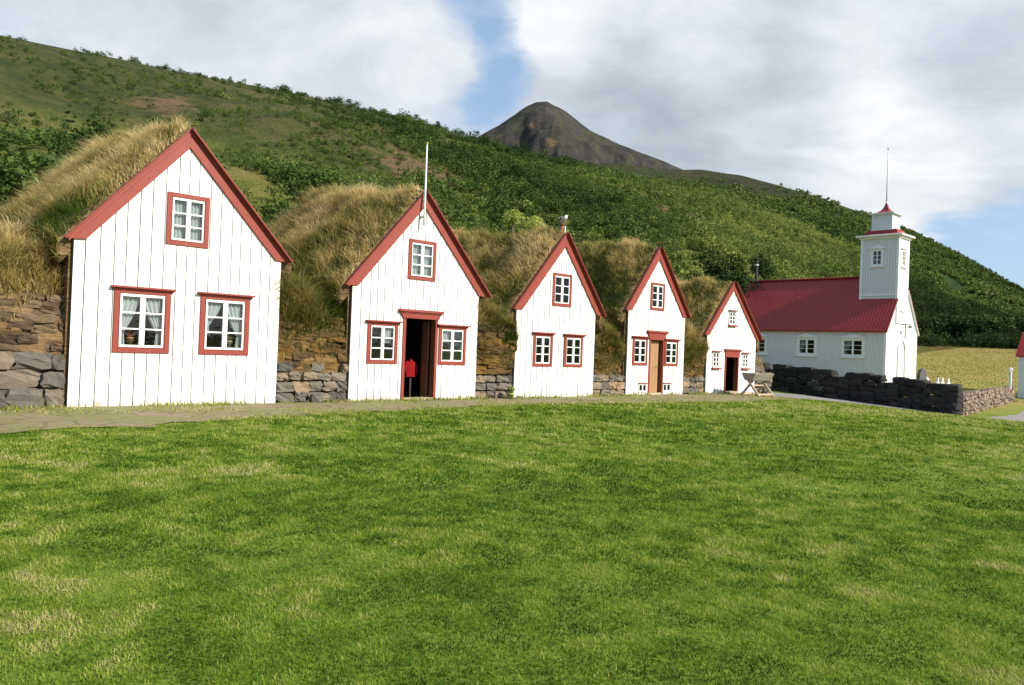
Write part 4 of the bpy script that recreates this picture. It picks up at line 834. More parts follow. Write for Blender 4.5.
# ------------------------------------------------------------------ dry stone walls of the churchyard
def dry_wall(label, a, b, h0, h1, thick, mat, seed, stw, course, mean=.4, za=None):
    a = np.array(a[:2]); b = np.array(b[:2]); L = np.linalg.norm(b-a); d = (b-a)/L; rz = math.atan2(d[1], d[0])
    w = empty('stone_wall', (a[0], a[1], 0), 0); tag(w, label, 'stone wall', 'dry stone walls round the churchyard'); r = random.Random(seed); lst = []
    def gz(x): p = a+d*min(max(x, 0), L); return float(ground_z(p[0], p[1]))
    x0 = 0.0
    nrow = int(max(h0, h1)/course)
    for row in range(nrow+1):
        x = -r.uniform(0, .2)
        while x < L:
            ww = r.uniform(*stw); hh = h0+(h1-h0)*min(max((x+ww/2)/L, 0), 1); z = row*course*hh/max(h0, h1)*1.0
            if row == nrow and r.random() < .08: x += ww; continue
            ch = course*r.uniform(.9, 1.25); xm = min(x+ww/2, L-ww/4); p = a+d*xm; zz = gz(xm)-.03+z+ch/2+r.uniform(-.025, .025)
            off = r.uniform(-.05, .05); nx, ny = -d[1], d[0]
            rough_stone(lst, (p[0]-a[0]+nx*off, p[1]-a[1]+ny*off, zz), (ww*1.02, thick*r.uniform(.9, 1.08)*(1-.04*row), ch*1.02), r.randrange(10**6), min(1, max(0, r.gauss(mean, .25))), rz+r.uniform(-.08, .08), .38, .16); x += ww
    build_stones('stone_course', lst, M[mat], w); return w
WA, WB = np.array([12.05, 37.9]), np.array([17.85, 31.25])
dry_wall('long dark lava stone wall in front of the church', WA, WB, 1.12, 1.12, .62, 'lava', 51, (.34, .70), .25)
dry_wall('shorter sunlit brown stone wall running back to the small gate building', WB+np.array([.30, .35]), np.array([28.9, 45.2]), .86, .80, .5, 'lava_pale', 52, (.16, .38), .15, .5)

# ------------------------------------------------------------------ gate building at the right edge
def lychgate():
    x, y = 31.75, 46.6; g = empty('lychgate', (x, y, float(ground_z(x, y))-.05)); tag(g, 'small white arched gate building with a steep red roof at the right edge', 'gate building')
    w, dp, he, hr = 2.6, 1.3, 2.75, 4.1; n = 14
    arch = [(w/2-.62, 0), (w/2-.62, 1.65)]+[(w/2-.62*math.cos(a), 1.65+.62*math.sin(a)) for a in np.linspace(.2, math.pi-.2, 9)]+[(w/2+.62, 1.65), (w/2+.62, 0)]
    for y0, y1 in ((0, .12), (dp-.12, dp)):
        mb = MB()
        top = lambda t: he+(hr-he)*(1-abs(t-w/2)/(w/2))
        ts = sorted({0, w, w/2, *[p[0] for p in arch]}); inn = lambda t: 0 if abs(t-w/2) > .6199 else float(np.interp(t, [p[0] for p in arch[1:-1]], [p[1] for p in arch[1:-1]]))
        for s0, s1 in zip(ts, ts[1:]):
            m = (s0+s1)/2; z0, z1 = (0, 0) if abs(m-w/2) > .62 else (inn(max(s0, w/2-.6198)), inn(min(s1, w/2+.6198)))
            mb.prism([(s0, z0), (s1, z1), (s1, top(s1)), (s0, top(s0))], y0, y1)
        mb.build('gable_wall', M['church_white'], g)
    mb = MB(); mb.box(0, .1, .121, dp-.121, 0, he); mb.box(w-.1, w, .121, dp-.121, 0, he); mb.build('side_wall', M['church_white'], g)
    for sgn in (-1, 1):
        mb = MB(); k = (hr-he)/(w/2); o = .14
        p = [(-o, he-o*k+.02), (w/2, hr+.02), (w/2, hr+.10), (-o, he-o*k+.10)]
        if sgn > 0: p = [(w-a, b) for a, b in p][::-1]
        mb.prism(p, -.14, dp+.14); mb.build('roof', M['roof_red'], g)
    mb = MB(); mb.box(-.03, .08, -.035, -.002, 0, he-.05); mb.box(w-.08, w+.03, -.035, -.002, 0, he-.05); mb.box(.082, w-.082, -.03, -.002, he-.2, he-.1)
    pr = [(a, -.05, b) for a, b in arch]; mb.tube(pr, .045, 6); mb.build('trim', M['white_trim'], g)
    mb = MB()
    for k in range(9): xx = w/2-.56+k*.14; mb.box(xx-.025, xx+.025, .5, .53, .1, 1.1+.12*math.sin(k/8*math.pi))
    mb.box(w/2-.6, w/2+.6, .531, .56, .3, .38); mb.box(w/2-.6, w/2+.6, .531, .56, .85, .93); mb.build('gate', M['white_trim'], g)
lychgate()

# ------------------------------------------------------------------ small things
def PXG(px, py, z=-.09):
    q = pray(px, py); k = (z-EYE)/q[2]; return float(q[0]*k), float(q[1]*k)
def trestle():
    x, y, _ = W(25.0, -1.55); gx, gy = PXG(757, 398.5)
    e = empty('trough_trestle', (gx, gy, float(ground_z(gx, gy))+.012), TH+R_(82)); tag(e, 'grey weathered wooden trough on crossed legs by the smallest turf house', 'trestle')
    for yy in (-.42, .42):
        for s in (-1, 1):
            mb = MB(); mb.bar((-s*.44, yy+s*.028, 0), (s*.26, yy+s*.028, .80), .085, .05, up=(0, 1, 0)); mb.build('leg', M['grey_wood'] if s < 0 else M['pale_wood'], e, bevel=.006)
    mb = MB()   # V trough: two slanting sides and dark ends
    for s in (-1, 1): mb.bar((s*.235, -.55, .74), (s*.235, .55, .74), .03, .30, up=(s*.5, 0, .86))
    mb.bar((0, -.54, .60), (0, .54, .60), .22, .03)
    for yy in (-.545, .515): mb.prism([(-.16, .60), (.16, .60), (.30, .88), (-.30, .88)], yy, yy+.03)
    mb.build('trough', M['grey_wood'], e, bevel=.006)
    mb = MB(); mb.bar((-.36, -.46, .10), (-.36, .46, .10), .06, .06); mb.bar((.36, -.46, .10), (.36, .46, .10), .07, .07); mb.bar((0, -.42, .42), (0, .42, .42), .05, .05); mb.build('stretcher', M['pale_wood'], e, bevel=.005)
trestle()
def bird():
    x, y, z = W(13.59, .25, 5.35); e = MB()
    e.ball((0, 0, .13), .20, .085, .085, 0, 14); e.ball((.19, 0, .25), .062, .055, .058, 0, 12)
    e.tube([(.10, 0, .14), (.16, 0, .20), (.19, 0, .25)], [.075, .06, .05], 10); e.tube([(-.12, 0, .14), (-.24, 0, .12), (-.34, 0, .10)], [.06, .035, .012], 8, 1)
    o = e.build('bird', [paint('grey_white_plumage', (.55, .55, .55), (.4, .4, .42), .8, 8), M['metal_dark']], None, True, (x, y, z), TH+.2); tag(o, 'pale grey bird perched on the crooked chimney pipe of the middle house', 'bird')
    mb = MB(); mb.tube([(.24, 0, .265), (.30, 0, .30), (.335, 0, .325)], [.02, .014, .004], 6); mb.build('beak', M['gilt'], o)
    for s in (-1, 1):
        mb = MB(); mb.tube([(.02, s*.035, .07), (.03, s*.035, 0)], .009, 6); mb.build('leg', M['metal_dark'], o)
    mb = MB(); mb.ball((-.03, .075, .14), .17, .025, .065, 0, 10); mb.ball((-.03, -.075, .14), .17, .025, .065, 0, 10); mb.build('wings', M['gravestone'], o, True)
bird()
def flower_pot(label, t, z, pot, flower, y=.09):
    x, yy, zz = W(t, y, z); e = empty('flower_pot', (x, yy, zz)); tag(e, label, 'flower pot')
    mb = MB(); mb.lathe([(.045, 0), (.062, .10), (.07, .10), (.07, .13), (.058, .13)]); m = paint('glazed_pot_'+str(t), pot, tuple(c*.8 for c in pot), .5); mb.build('pot', m, e, True)
    n = 120; q = RNG.normal(size=(n, 3)); q /= np.linalg.norm(q, axis=1)[:, None]; P = np.array([0, 0, .20])+q*np.array([.085, .05, .075])*RNG.uniform(.4, 1, (n, 1))
    V, T = leaf_arrays(P, .045, q, np.full(n, .4)); mats = [M['leaf'], paint('petal_'+str(t), flower, tuple(c*.7 for c in flower), .7)]
    np_mesh('flowers', V, np.full(n, 4), np.arange(4*n), mats, {'tint': T}, False, e, (RNG.uniform(size=n) < .55).astype(int))
    mb = MB(); mb.box(-.16, .16, -.06, .12, -.03, 0)
flower_pot('red flowers in an orange pot inside the left curtained window', 1.10, 1.235, (.55, .26, .08), (.55, .04, .03))
flower_pot('cream pot with a brown plant inside the right curtained window', 3.10, 1.235, (.62, .50, .28), (.30, .14, .05))
def coat():
    x, y, z = W(8.26, .55, 1.06); g = empty('coat', (x, y, z)); g.scale = (.72, .72, .72); tag(g, 'red jacket on a dark stand just inside the dark open doorway', 'jacket')
    nr, ns = 22, 28; G = np.zeros((nr, ns, 3))
    for i in range(nr):
        f = i/(nr-1); w = .04+.20*min(1, f*5)-.02*math.sin(f*3)+.03*f; dp = .04+.06*min(1, f*4)
        for j in range(ns):
            a = 2*math.pi*j/(ns-1); rip = 1+.09*math.sin(a*6+f*4)*f; G[i, j] = (w*math.cos(a)*rip, dp*math.sin(a)*rip, -f*.66+.10*math.cos(a)**2*(-1 if f < .15 else 0))
    b = grid_mesh('coat_body', G, M['red_cloth'], None, g)
    for s in (-1, 1):
        mb = MB(); mb.tube([(s*.15, 0, -.10), (s*.24, -.02, -.30), (s*.25, -.04, -.56)], [.06, .062, .05], 10); mb.build('sleeve', M['red_cloth'], g, True)
    mb = MB(); mb.tube([(0, .12, .05), (0, 0, .04), (0, -.03, .07)], .01, 6); mb.build('hook', M['metal_dark'], g)
    mb = MB(); mb.box(-.03, .03, -.03, .03, -1.42, -.02); mb.box(-.2, .2, -.14, .14, -1.45, -1.421); mb.build('stand', M['inside'], g)
coat()
def plant_pot(label, x, y, pot=True):
    e = empty('potted_plant', (x, y, float(ground_z(x, y)))); tag(e, label, 'plant')
    mb = MB(); mb.lathe([(.07, 0), (.09, .14), (.105, .14), (.105, .18), (.085, .18)]); mb.build('pot', paint('yellow_green_pot', (.35, .38, .10), (.26, .3, .08), .5), e, True)
    n = 260; q = RNG.normal(size=(n, 3)); q /= np.linalg.norm(q, axis=1)[:, None]; P = np.array([0, 0, .28])+q*np.array([.11, .11, .09])*RNG.uniform(.3, 1, (n, 1))
    V, T = leaf_arrays(P, .07, q, np.clip(RNG.normal(.9, .1, n), 0, 1)); np_mesh('foliage', V, np.full(n, 4), np.arange(4*n), M['leaf'], {'tint': T}, False, e)
plant_pot('small yellow green potted plant on the ground left of the middle house', *W(11.1, -.35)[:2])
def small_stone(label, t, v, s, tint):
    x, y, _ = W(t, v); lst = []; rough_stone(lst, (0, 0, s[2]/2-.02), s, 99, tint, .4, .5, .15); o = build_stones('loose_stone', lst, M['stone']); o.location = (x, y, float(ground_z(x, y))); tag(o, label, 'stone')
small_stone('small pale loose stone at the foot of the wall between the two largest houses', 5.15, -.12, (.26, .2, .24), .3)
def grave(label, x, y, kind):
    e = MB(); z = float(ground_z(x, y))
    if kind == 'slab':
        e.prism([(-.32, -.2), (.32, -.2), (.30, 1.2), (.18, 1.42), (0, 1.52), (-.18, 1.42), (-.30, 1.2)], -.09, .09); e.box(-.42, .42, -.2, .2, -.15, .12); o = e.build('gravestone', M['gravestone'], None, False, (x, y, z), TH-.3, .02)
    elif kind == 'pillar':
        e.box(-.14, .14, -.14, .14, -.1, 1.0); e.box(-.18, .18, -.18, .18, -.1, .12); e.lathe([(.15, 1.0), (.10, 1.08), (.02, 1.14)], n=8); o = e.build('gravestone', M['white_trim'], None, False, (x, y, z), TH, .01)
    else:
        e.box(-.045, .045, -.04, .04, -.1, 1.12); e.box(-.15, .15, -.035, .035, .82, .89); e.box(-.12, .12, -.10, .10, -.1, .12); o = e.build('grave_cross', M['white_trim'], None, False, (x, y, z), TH-.2, .006)
    tag(o, label, 'gravestone' if kind != 'cross' else 'cross', 'grave markers in the churchyard')
def at(px, Y): q = pray(px, 360); return float(q[0]/q[1]*Y), Y
grave('dark upright gravestone in the churchyard just right of the church', *at(922.5, 42), 'slab')
grave('pale pillar gravestone touching the dark one beside the church', *at(926, 42.3), 'pillar')
grave('leftmost of three small white grave crosses behind the stone wall', *at(938.5, 41), 'cross'); grave('middle of three small white grave crosses behind the stone wall', *at(943, 41.5), 'cross'); grave('rightmost of three small white grave crosses, standing a little apart', *at(949, 41), 'cross')
x, y = at(1011, 44); mb = MB(); mb.tube([(0, 0, -.1), (0, 0, 1.75)], [.07, .065], 10); mb.lathe([(.08, 1.75), (.12, 1.80), (.12, 1.88), (.04, 1.94)]); mb.box(-.30, .0, -.04, .04, 1.74, 1.80)
o = mb.build('lamp_post', M['pole'], None, False, (x, y, float(ground_z(x, y))), TH); tag(o, 'white post with a small cap beside the gate building', 'post')

# ------------------------------------------------------------------ trees and shrubs
def replicate(proto, pos, size, hgt, tint, leaf):
    """many shrubs from one prototype -> vertex and tint arrays"""
    P, O, T = proto; n, m = len(pos), len(P); a = RNG.uniform(0, 6.283, n); ca, sa = np.cos(a)[:, None], np.sin(a)[:, None]
    X = (P[None, :, 0]*ca-P[None, :, 1]*sa)*size[:, None]; Y = (P[None, :, 0]*sa+P[None, :, 1]*ca)*size[:, None]; Z = P[None, :, 2]*hgt[:, None]
    Q = np.stack([X, Y, Z], -1)+pos[:, None, :]; OO = np.stack([O[None, :, 0]*ca-O[None, :, 1]*sa, O[None, :, 0]*sa+O[None, :, 1]*ca, np.broadcast_to(O[None, :, 2], X.shape)], -1)
    tt = tint[:, None]+T[None]+RNG.normal(0, .05, (n, m))
    return leaf_arrays(Q.reshape(-1, 3), np.repeat(leaf*size, m), OO.reshape(-1, 3), np.clip(tt, 0, 1).ravel())
def scatter():
    r = RNG; A = []
    n = 48000; ph = r.uniform(-.72, .66, n); rb, rr = base_r(ph), near_rr(ph); R2 = np.sqrt(r.uniform(0, 1, n)*(rr**2*1.06-rb**2)+rb**2)
    z = near_z(ph, R2); x, y = R2*np.sin(ph), R2*np.cos(ph); pos = np.stack([x, y, z-.1], 1); px, py, dz = project(pos); t = (R2-rb)/(rr-rb)
    cl = fbm(x*.045, y*.045, 101, 4); cl2 = fbm(x*.11, y*.11, 103, 3)
    dens = np.interp(px, [-100, 60, 230, 330, 430, 520, 620, 1100], [.10, .22, .34, .55, .75, .95, .97, .97])
    fe = (z-EYE)/R2/np.maximum(near_el(ph), .02)
    bandc = np.interp(px, [0, 230, 330, 480], [.52, .52, .50, .5]); bandw = np.interp(px, [0, 230, 330, 480], [.20, .26, .34, .6])
    left = sstep(.46, .60, np.interp(px, [0, 230, 400], [-.055, -.04, 0])+cl*.6+cl2*.4+.20*np.exp(-((fe-bandc)/bandw)**2)-.06)*sstep(np.interp(px, [0, 200, 330, 400], [.84, .86, 1.0, 1.12]), np.interp(px, [0, 200, 330, 400], [.66, .72, .90, 1.05]), fe)
    left = left*np.interp(t, [0, .12, .3, 1], [.05, .22, .85, 1.0])
    left = np.maximum(left, .42*(fe > .62)*sstep(.40, .55, cl2)); left = np.maximum(left, .20*(fe < .5)*(px < 340))
    dens = np.where(px < 500, np.minimum(dens*1.6, 1)*left, dens*sstep(.36, .48, cl2*.7+cl*.3+.06))
    dens *= 1-1.1*blobpx(px, py, SCREE)
    # a few on the skyline at the left
    k = r.uniform(size=n) < dens; k &= ~((px > 905) & (R2 < 107)); pos, px, py, t, R2, ph = pos[k], px[k], py[k], t[k], R2[k], ph[k]
    size = np.exp(r.normal(.72, .34, len(pos)))*np.interp(px, [0, 300, 1000], [1.0, 1.0, .95]); fe_ = (pos[:, 2]-EYE)/R2/np.maximum(near_el(ph), .02); size = np.where((px < 400) & (fe_ > .66), size*.5, size); hg = size*r.uniform(.6, .95, len(pos))
    tint = np.interp(px, [0, 300, 480, 620, 720, 850, 1024], [.32, .30, .33, .42, .64, .66, .55])+(fbm(pos[:, 0]*.02, pos[:, 1]*.02, 111, 5)-.5)*1.0+r.normal(0, .13, len(pos))
    tint = tint-np.clip((py-250)/120, 0, .3)*(px > 880)+.30*sstep(650, 710, px)*sstep(890, 830, px)*sstep(205, 245, py)-.10*sstep(480, 500, px)*sstep(640, 560, px)*sstep(190, 220, py)  # lighter leaf tint paints in a sunlit patch low on the near hill
    # the largest-looking separate shrubs on the open slope at the left become things of their own
    app = size/R2; open_ = (px < 330) & (px > -30) & (t < 1.0); order = np.argsort(-np.where(open_, app, 0))[:90]; single = np.zeros(len(pos), bool); single[order] = True; single &= open_
    protos = [bush_proto(154, 200+i, lobes=7) for i in range(10)]; which = r.integers(0, 10, len(pos)); Vs, Ts = [], []
    for i in range(10):
        s = (which == i) & ~single; V, T = replicate(protos[i], pos[s], size[s], hg[s], tint[s], .108); Vs.append(V); Ts.append(T)
    V = np.concatenate(Vs); T = np.concatenate(Ts); o = np_mesh('birch_scrub', V, np.full(len(V)//4, 4), np.arange(len(V)), M['leaf'], {'tint': T}); tag(o, 'dense green birch scrub covering the hillside', 'wood', kind='stuff')
    # individual shrubs
    meshes = []
    for i in range(6):
        p = bush_proto(520, 300+i, lobes=13); V, T = replicate(p, np.zeros((1, 3)), np.ones(1), np.ones(1), np.array([.24+.03*i]), .10); ob = np_mesh('bush', V, np.full(len(V)//4, 4), np.arange(len(V)), M['leaf'], {'tint': T}); meshes.append(ob)
    used = [False]*6
    for j in np.where(single)[0]:
        i = int(r.integers(0, 6)); ob = meshes[i] if not used[i] else meshes[i].copy()
        if used[i]: COL.objects.link(ob)
        used[i] = True; ob.location = tuple(map(float, pos[j])); ob.scale = (float(size[j]), float(size[j]), float(hg[j])); ob.rotation_euler = (0, 0, float(r.uniform(0, 6.28)))
        tag(ob, 'dark green rounded bush on the open hillside above the largest turf house', 'bush', 'dark bushes scattered over the open hillside')
    # skyline shrubs
    for k, (qx, sz) in enumerate([(a+float(r.uniform(-6, 6)), b*float(r.uniform(.55, 1.35))) for a, b in [(130, 1.3), (150, 1.0), (160, 1.7), (201, 1.2), (245, 1.3), (277, 2.8), (286, 2.2), (294, 1.6), (300, 1.5), (308, 1.7), (316, 1.6), (322, 1.9), (330, 1.8), (338, 2.1), (345, 2.2), (352, 2.5), (359, 2.1), (366, 2.0), (374, 1.8), (382, 2.1), (389, 2.2), (397, 2.0), (404, 2.2), (412, 2.1), (420, 2.2), (429, 2.4), (437, 2.3), (446, 2.5), (460, 3.0), (476, 3.2)]]):
        pp = az_el(qx, 100)[0]; ry = float(near_rr(pp))*float(r.uniform(.975, 1.006)); zz = float(near_z(np.array([pp]), np.array([ry]))[0]); i = k % 6; ob = meshes[i].copy(); COL.objects.link(ob)
        ob.location = (ry*math.sin(pp), ry*math.cos(pp), zz-.45); ob.scale = (sz*1.25, sz*1.25, sz); ob.rotation_euler = (0, 0, k*1.3)
        tag(ob, 'small bush standing on the skyline ridge of the near hill', 'bush', 'bushes along the skyline ridge')
    for i in range(6):
        if not used[i]: bpy.data.objects.remove(meshes[i])
    # far ridge scrub
    n = 26000; ph = r.uniform(.10, .72, n); R2 = np.sqrt(r.uniform(302**2, 655**2, n)); tt = (R2-300)/340; el = far_el(ph)
    x, y = R2*np.sin(ph), R2*np.cos(ph); kf = .012; env = np.clip(tt*4, 0, 1)*np.clip(np.abs(1-tt)*3+.1, .1, 1); s = np.where(tt < 1, np.clip(tt, 0, 1)**1.15, 1-np.clip(tt-1, 0, 1)**1.3*.9)
    edge = sstep(az_el(300, 170)[0], az_el(300, 170)[0]+.06, ph); ridged = 1-2*np.abs(fbm(x*kf, y*kf, 51, 5)-.5)
    z = 4+(EYE+640*el*edge-4)*s+env*((fbm(x*kf*.7, y*kf*.7, 41, 5)-.5)*14*1.6+(ridged-.7)*14*.9)
    top = sstep(.95, .6, tt)+sstep(.3, .5, ph); k = r.uniform(size=n) < np.clip(top, 0, 1)*sstep(.3, .45, fbm(x*.02, y*.02, 121, 3)+.1); pos = np.stack([x, y, z-.3], 1)[k]; size = r.uniform(3, 5.5, len(pos))
    tint = .50+(fbm(pos[:, 0]*.012, pos[:, 1]*.012, 131, 4)-.5)*.6+r.normal(0, .07, len(pos)); p = bush_proto(42, 400, lobes=6); V, T = replicate(p, pos, size, size*.75, tint, .28)
    o = np_mesh('far_scrub', V, np.full(len(V)//4, 4), np.arange(len(V)), M['leaf'], {'tint': T}); tag(o, 'dark green scrub covering the distant hill behind the church', 'wood', kind='stuff')
scatter()
def tree(name, label, x, y, z, hgt, wid, nleaf, leaf, tint, seed, cat='tree'):
    e = empty(name, (x, y, z), 0); tag(e, label, cat); r = random.Random(seed); mb = MB()
    mb.tube([(0, 0, -.3), (.05*hgt*.2, 0, hgt*.3), (0, .04*hgt*.2, hgt*.62), (0, 0, hgt*.85)], [.035*hgt, .026*hgt, .014*hgt, .005*hgt], 8)
    q = []
    for k in range(13):
        a = k*2.4+r.uniform(-.4, .4); z0 = hgt*r.uniform(.2, .65); L = wid*r.uniform(.3, .5); e1 = (math.cos(a)*L, math.sin(a)*L, z0+hgt*r.uniform(.12, .3)); mb.tube([(0, 0, z0), (e1[0]*.5, e1[1]*.5, z0+(e1[2]-z0)*.6), e1], [.012*hgt, .008*hgt, .003*hgt], 6); q.append(e1)
    mb.build('trunk', M['bark'], e, True)
    P, O, T = [], [], []; rg = np.random.default_rng(seed); cs = q+[(0, 0, hgt*.86), (wid*.1, 0, hgt*.72), (-wid*.12, .05*wid, hgt*.6), (0, -.1*wid, hgt*.45)]
    for c in cs:
        m = nleaf//len(cs); d = rg.normal(size=(m, 3)); d /= np.linalg.norm(d, axis=1)[:, None]; lr = wid*rg.uniform(.12, .22); P.append(np.array(c)+d*lr*(rg.uniform(.15, 1.15, m)**.6)[:, None]*np.array([1, 1, .8])); O.append(d+np.array([0, 0, .3])); T.append(np.full(m, tint+rg.uniform(-.14, .14)))
    P = np.concatenate(P); V, T = leaf_arrays(P, leaf, np.concatenate(O), np.clip(np.concatenate(T)+rg.normal(0, .08, len(P)), 0, 1)); np_mesh('crown', V, np.full(len(P), 4), np.arange(4*len(P)), M['willow_leaf' if name == 'willow_shrub' and tint > .9 else 'leaf'], {'tint': T}, False, e); return e
def tz(px, Y, py_top): q = pray(px, py_top); return float(q[0]/q[1]*Y), Y, float(EYE+q[2]/q[1]*Y)
x, y, zt = tz(735, 62, 249); tree('birch_tree', 'dark leafy tree between the smallest turf house and the church roof', x, y, 0.5, zt-.3, 5.4, 7000, .22, .02, 5)
x, y, zt = tz(722, 63, 262); tree('birch_tree', 'lower dark tree half hidden behind the turf roof left of the church', x, y, 0.5, zt-.3, 4.2, 4200, .22, .10, 6)
x, y, zt = tz(768, 66, 270); tree('birch_tree', 'brighter green low tree just above the left end of the church roof', x, y, 0.5, zt-.3, 4.2, 3200, .24, .55, 8)
x, y, zt = tz(514, 36, 200); tree('willow_shrub', 'bright yellow green shrub showing above the turf roof of the middle house', x, y, 1.0, zt-.8, 3.0, 6500, .14, 1.0, 9, 'shrub')
x, y, zt = tz(541, 37, 209); tree('willow_shrub', 'thin darker shrub to the right of the bright yellow green one', x, y, 1.0, zt-.9, 1.9, 1200, .13, .5, 10, 'shrub')
for k, (px, py, Y, wd_, tn) in enumerate([(955, 315, 104, 7, .16), (969, 312, 105, 8, .14), (921, 318, 105, 7, .22), (941, 318, 106, 6.5, .2), (989, 318, 105, 7, .22), (1003, 316, 107, 7, .2), (1020, 318, 108, 7.5, .2)]):
    x, y, zt = tz(px, Y, py); zg = float(ground_z(x, y)); tree('birch_tree', ['rounded dark birch at the foot of the hill right of the church', 'darkest broad birch at the meadow edge, right of centre of its row', 'birch at the meadow edge next to the church gable', 'small birch between its darker neighbours at the meadow edge', 'birch left of the gap at the meadow edge by the gate building', 'birch at the meadow edge just left of the gate building', 'birch at the meadow edge standing behind the red roof of the gate building'][k], x, y, zg-.2, max(3.2, zt-zg), wd_*.8, 1500, .5, tn, 40+k)

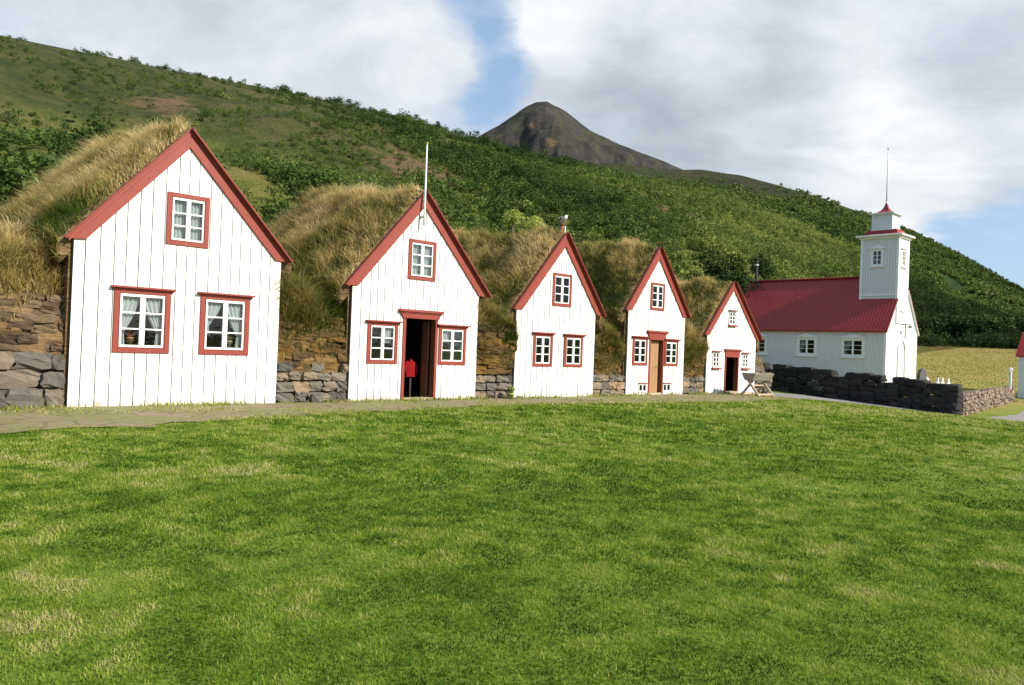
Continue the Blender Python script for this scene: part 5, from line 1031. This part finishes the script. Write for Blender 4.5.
# ------------------------------------------------------------------ sky, sun, camera
AZ, EL = R_(115), R_(33)
def world():
    w = bpy.data.worlds.new('World'); sc.world = w; w.use_nodes = True; nt = w.node_tree; nt.nodes.clear()
    out = nt.nodes.new('ShaderNodeOutputWorld'); bg = nt.nodes.new('ShaderNodeBackground'); bg.inputs[1].default_value = .10; nt.links.new(bg.outputs[0], out.inputs[0])
    sk = nt.nodes.new('ShaderNodeTexSky'); sk.sky_type = 'NISHITA'; sk.sun_disc = False; sk.sun_elevation = EL; sk.sun_rotation = AZ; sk.air_density = 1.0; sk.dust_density = .6; sk.ozone_density = 1.5
    tc = nt.nodes.new('ShaderNodeTexCoord'); g = tc.outputs['Generated']; sx = nt.nodes.new('ShaderNodeSeparateXYZ'); nt.links.new(g, sx.inputs[0])
    den = mathn(nt, 'ADD', mathn(nt, 'MAXIMUM', sx.outputs[2], 0.0), .22); cb = nt.nodes.new('ShaderNodeCombineXYZ')
    nt.links.new(mathn(nt, 'DIVIDE', sx.outputs[0], den), cb.inputs[0]); nt.links.new(mathn(nt, 'DIVIDE', sx.outputs[1], den), cb.inputs[1]); cb.inputs[2].default_value = 3.7
    n1 = noise(nt, cb.outputs[0], 1.25, 11, .6, .3); n2 = noise(nt, cb.outputs[0], 2.6, 11, .6, .35); n3 = noise(nt, cb.outputs[0], .8, 5, .5)
    wn = noise(nt, cb.outputs[0], 1.7, 7, .6); vs_ = nt.nodes.new('ShaderNodeVectorMath'); vs_.operation = 'SUBTRACT'; nt.links.new(wn.outputs['Color'], vs_.inputs[0]); vs_.inputs[1].default_value = (.5, .5, .5)
    vm_ = nt.nodes.new('ShaderNodeVectorMath'); vm_.operation = 'MULTIPLY_ADD'; nt.links.new(vs_.outputs[0], vm_.inputs[0]); vm_.inputs[1].default_value = (.15, .15, .12); nt.links.new(g, vm_.inputs[2])
    nm_ = nt.nodes.new('ShaderNodeVectorMath'); nm_.operation = 'NORMALIZE'; nt.links.new(vm_.outputs[0], nm_.inputs[0]); g = nm_.outputs[0]
    def blob(px, py, rad, soft=.0):
        q = pray(px, py); q = q/np.linalg.norm(q); vm = nt.nodes.new('ShaderNodeVectorMath'); vm.operation = 'DOT_PRODUCT'; nt.links.new(g, vm.inputs[0]); vm.inputs[1].default_value = tuple(map(float, q))
        mr = nt.nodes.new('ShaderNodeMapRange'); mr.interpolation_type = 'SMOOTHSTEP'; mr.inputs[1].default_value = math.cos(R_(rad)); mr.inputs[2].default_value = 1.0; nt.links.new(vm.outputs['Value'], mr.inputs[0]); return mr.outputs[0]
    cov = mathn(nt, 'MULTIPLY_ADD', n1.outputs[0], 1.7, -.30)
    # cloud thinned in the unseen sky behind, to dim and blue the ambient light
    vb = nt.nodes.new('ShaderNodeVectorMath'); vb.operation = 'DOT_PRODUCT'; nt.links.new(g, vb.inputs[0]); vb.inputs[1].default_value = (-.45, -.85, .28); cov = mathn(nt, 'ADD', cov, mathn(nt, 'MULTIPLY', mathn(nt, 'MAXIMUM', vb.outputs['Value'], 0), -.55))
    for px, py, rad, k in ((512, 92, 3.2, -.42), (472, 12, 3.8, -.50), (495, 58, 2.6, -.28), (600, 138, 2.6, -.25), (1012, 258, 7.5, -.65), (945, 232, 3.5, -.2), (1000, 150, 8, .3), (1060, 120, 8, -.05), (10, -30, 7, -.15), (300, -10, 5, -.1), (690, 90, 16, .45), (880, 165, 8, .35), (360, 70, 12, .40), (150, 30, 10, .15), (980, 175, 4, .2), (560, 30, 7, .3)):
        cov = mathn(nt, 'ADD', cov, mathn(nt, 'MULTIPLY', blob(px, py, rad), k))
    mr = nt.nodes.new('ShaderNodeMapRange'); mr.interpolation_type = 'SMOOTHSTEP'; mr.inputs[1].default_value = .16; mr.inputs[2].default_value = .74; nt.links.new(cov, mr.inputs[0]); mask = mr.outputs[0]
    br = mathn(nt, 'MULTIPLY_ADD', n2.outputs[0], 1.35, -.06)
    for px, py, rad, k in ((720, 75, 11, -.24), (600, 115, 8, -.12), (640, 150, 7, -.12), (890, 165, 7, .35), (560, 15, 6, .28), (690, 10, 7, .3), (430, 60, 7, .22), (900, 20, 7, .12), (60, 30, 12, -.10), (330, 95, 9, -.05), (960, 110, 6, -.12)):
        br = mathn(nt, 'ADD', br, mathn(nt, 'MULTIPLY', blob(px, py, rad), k))
    cr = ramp(nt, [(.1, (2.9, 3.3, 3.8)), (.4, (3.9, 4.3, 4.8)), (.7, (5.1, 5.4, 5.7)), (1.0, (6.5, 6.6, 6.7))]); nt.links.new(br, cr.inputs[0])
    sky2 = mixc(nt, .5, sk.outputs[0], (3.0, 4.3, 6.2))   # thin high veil over the blue
    col = mixc(nt, mask, sky2, cr.outputs[0]); nt.links.new(col, bg.inputs[0])
world()
sl = bpy.data.lights.new('Sun', 'SUN'); sl.energy = 4.8; sl.angle = R_(.5); sl.color = (1, .93, .82); so = bpy.data.objects.new('Sun', sl); COL.objects.link(so)
sdir = Vector((math.sin(AZ)*math.cos(EL), math.cos(AZ)*math.cos(EL), math.sin(EL))); so.rotation_euler = sdir.to_track_quat('Z', 'Y').to_euler(); so.location = (40, -10, 40)
cam = bpy.data.cameras.new('Camera'); cam.sensor_width = 36; cam.lens = 36*FPX/1024; cam.clip_start = .1; cam.clip_end = 6000; co = bpy.data.objects.new('Camera', cam); COL.objects.link(co)
co.matrix_world = Matrix(((CR[0], CU[0], -CF[0], 0), (CR[1], CU[1], -CF[1], 0), (CR[2], CU[2], -CF[2], EYE), (0, 0, 0, 1))); sc.camera = co
vs = sc.view_settings; sc.display_settings.display_device = 'sRGB'; vs.view_transform = 'Standard'; vs.look = 'None'; vs.exposure = .62; vs.gamma = 1; vs.use_curve_mapping = False
sc.render.engine = 'CYCLES'; sc.render.resolution_x = 1024; sc.render.resolution_y = 685
sc.cycles.max_bounces = 8; sc.cycles.transparent_max_bounces = 12
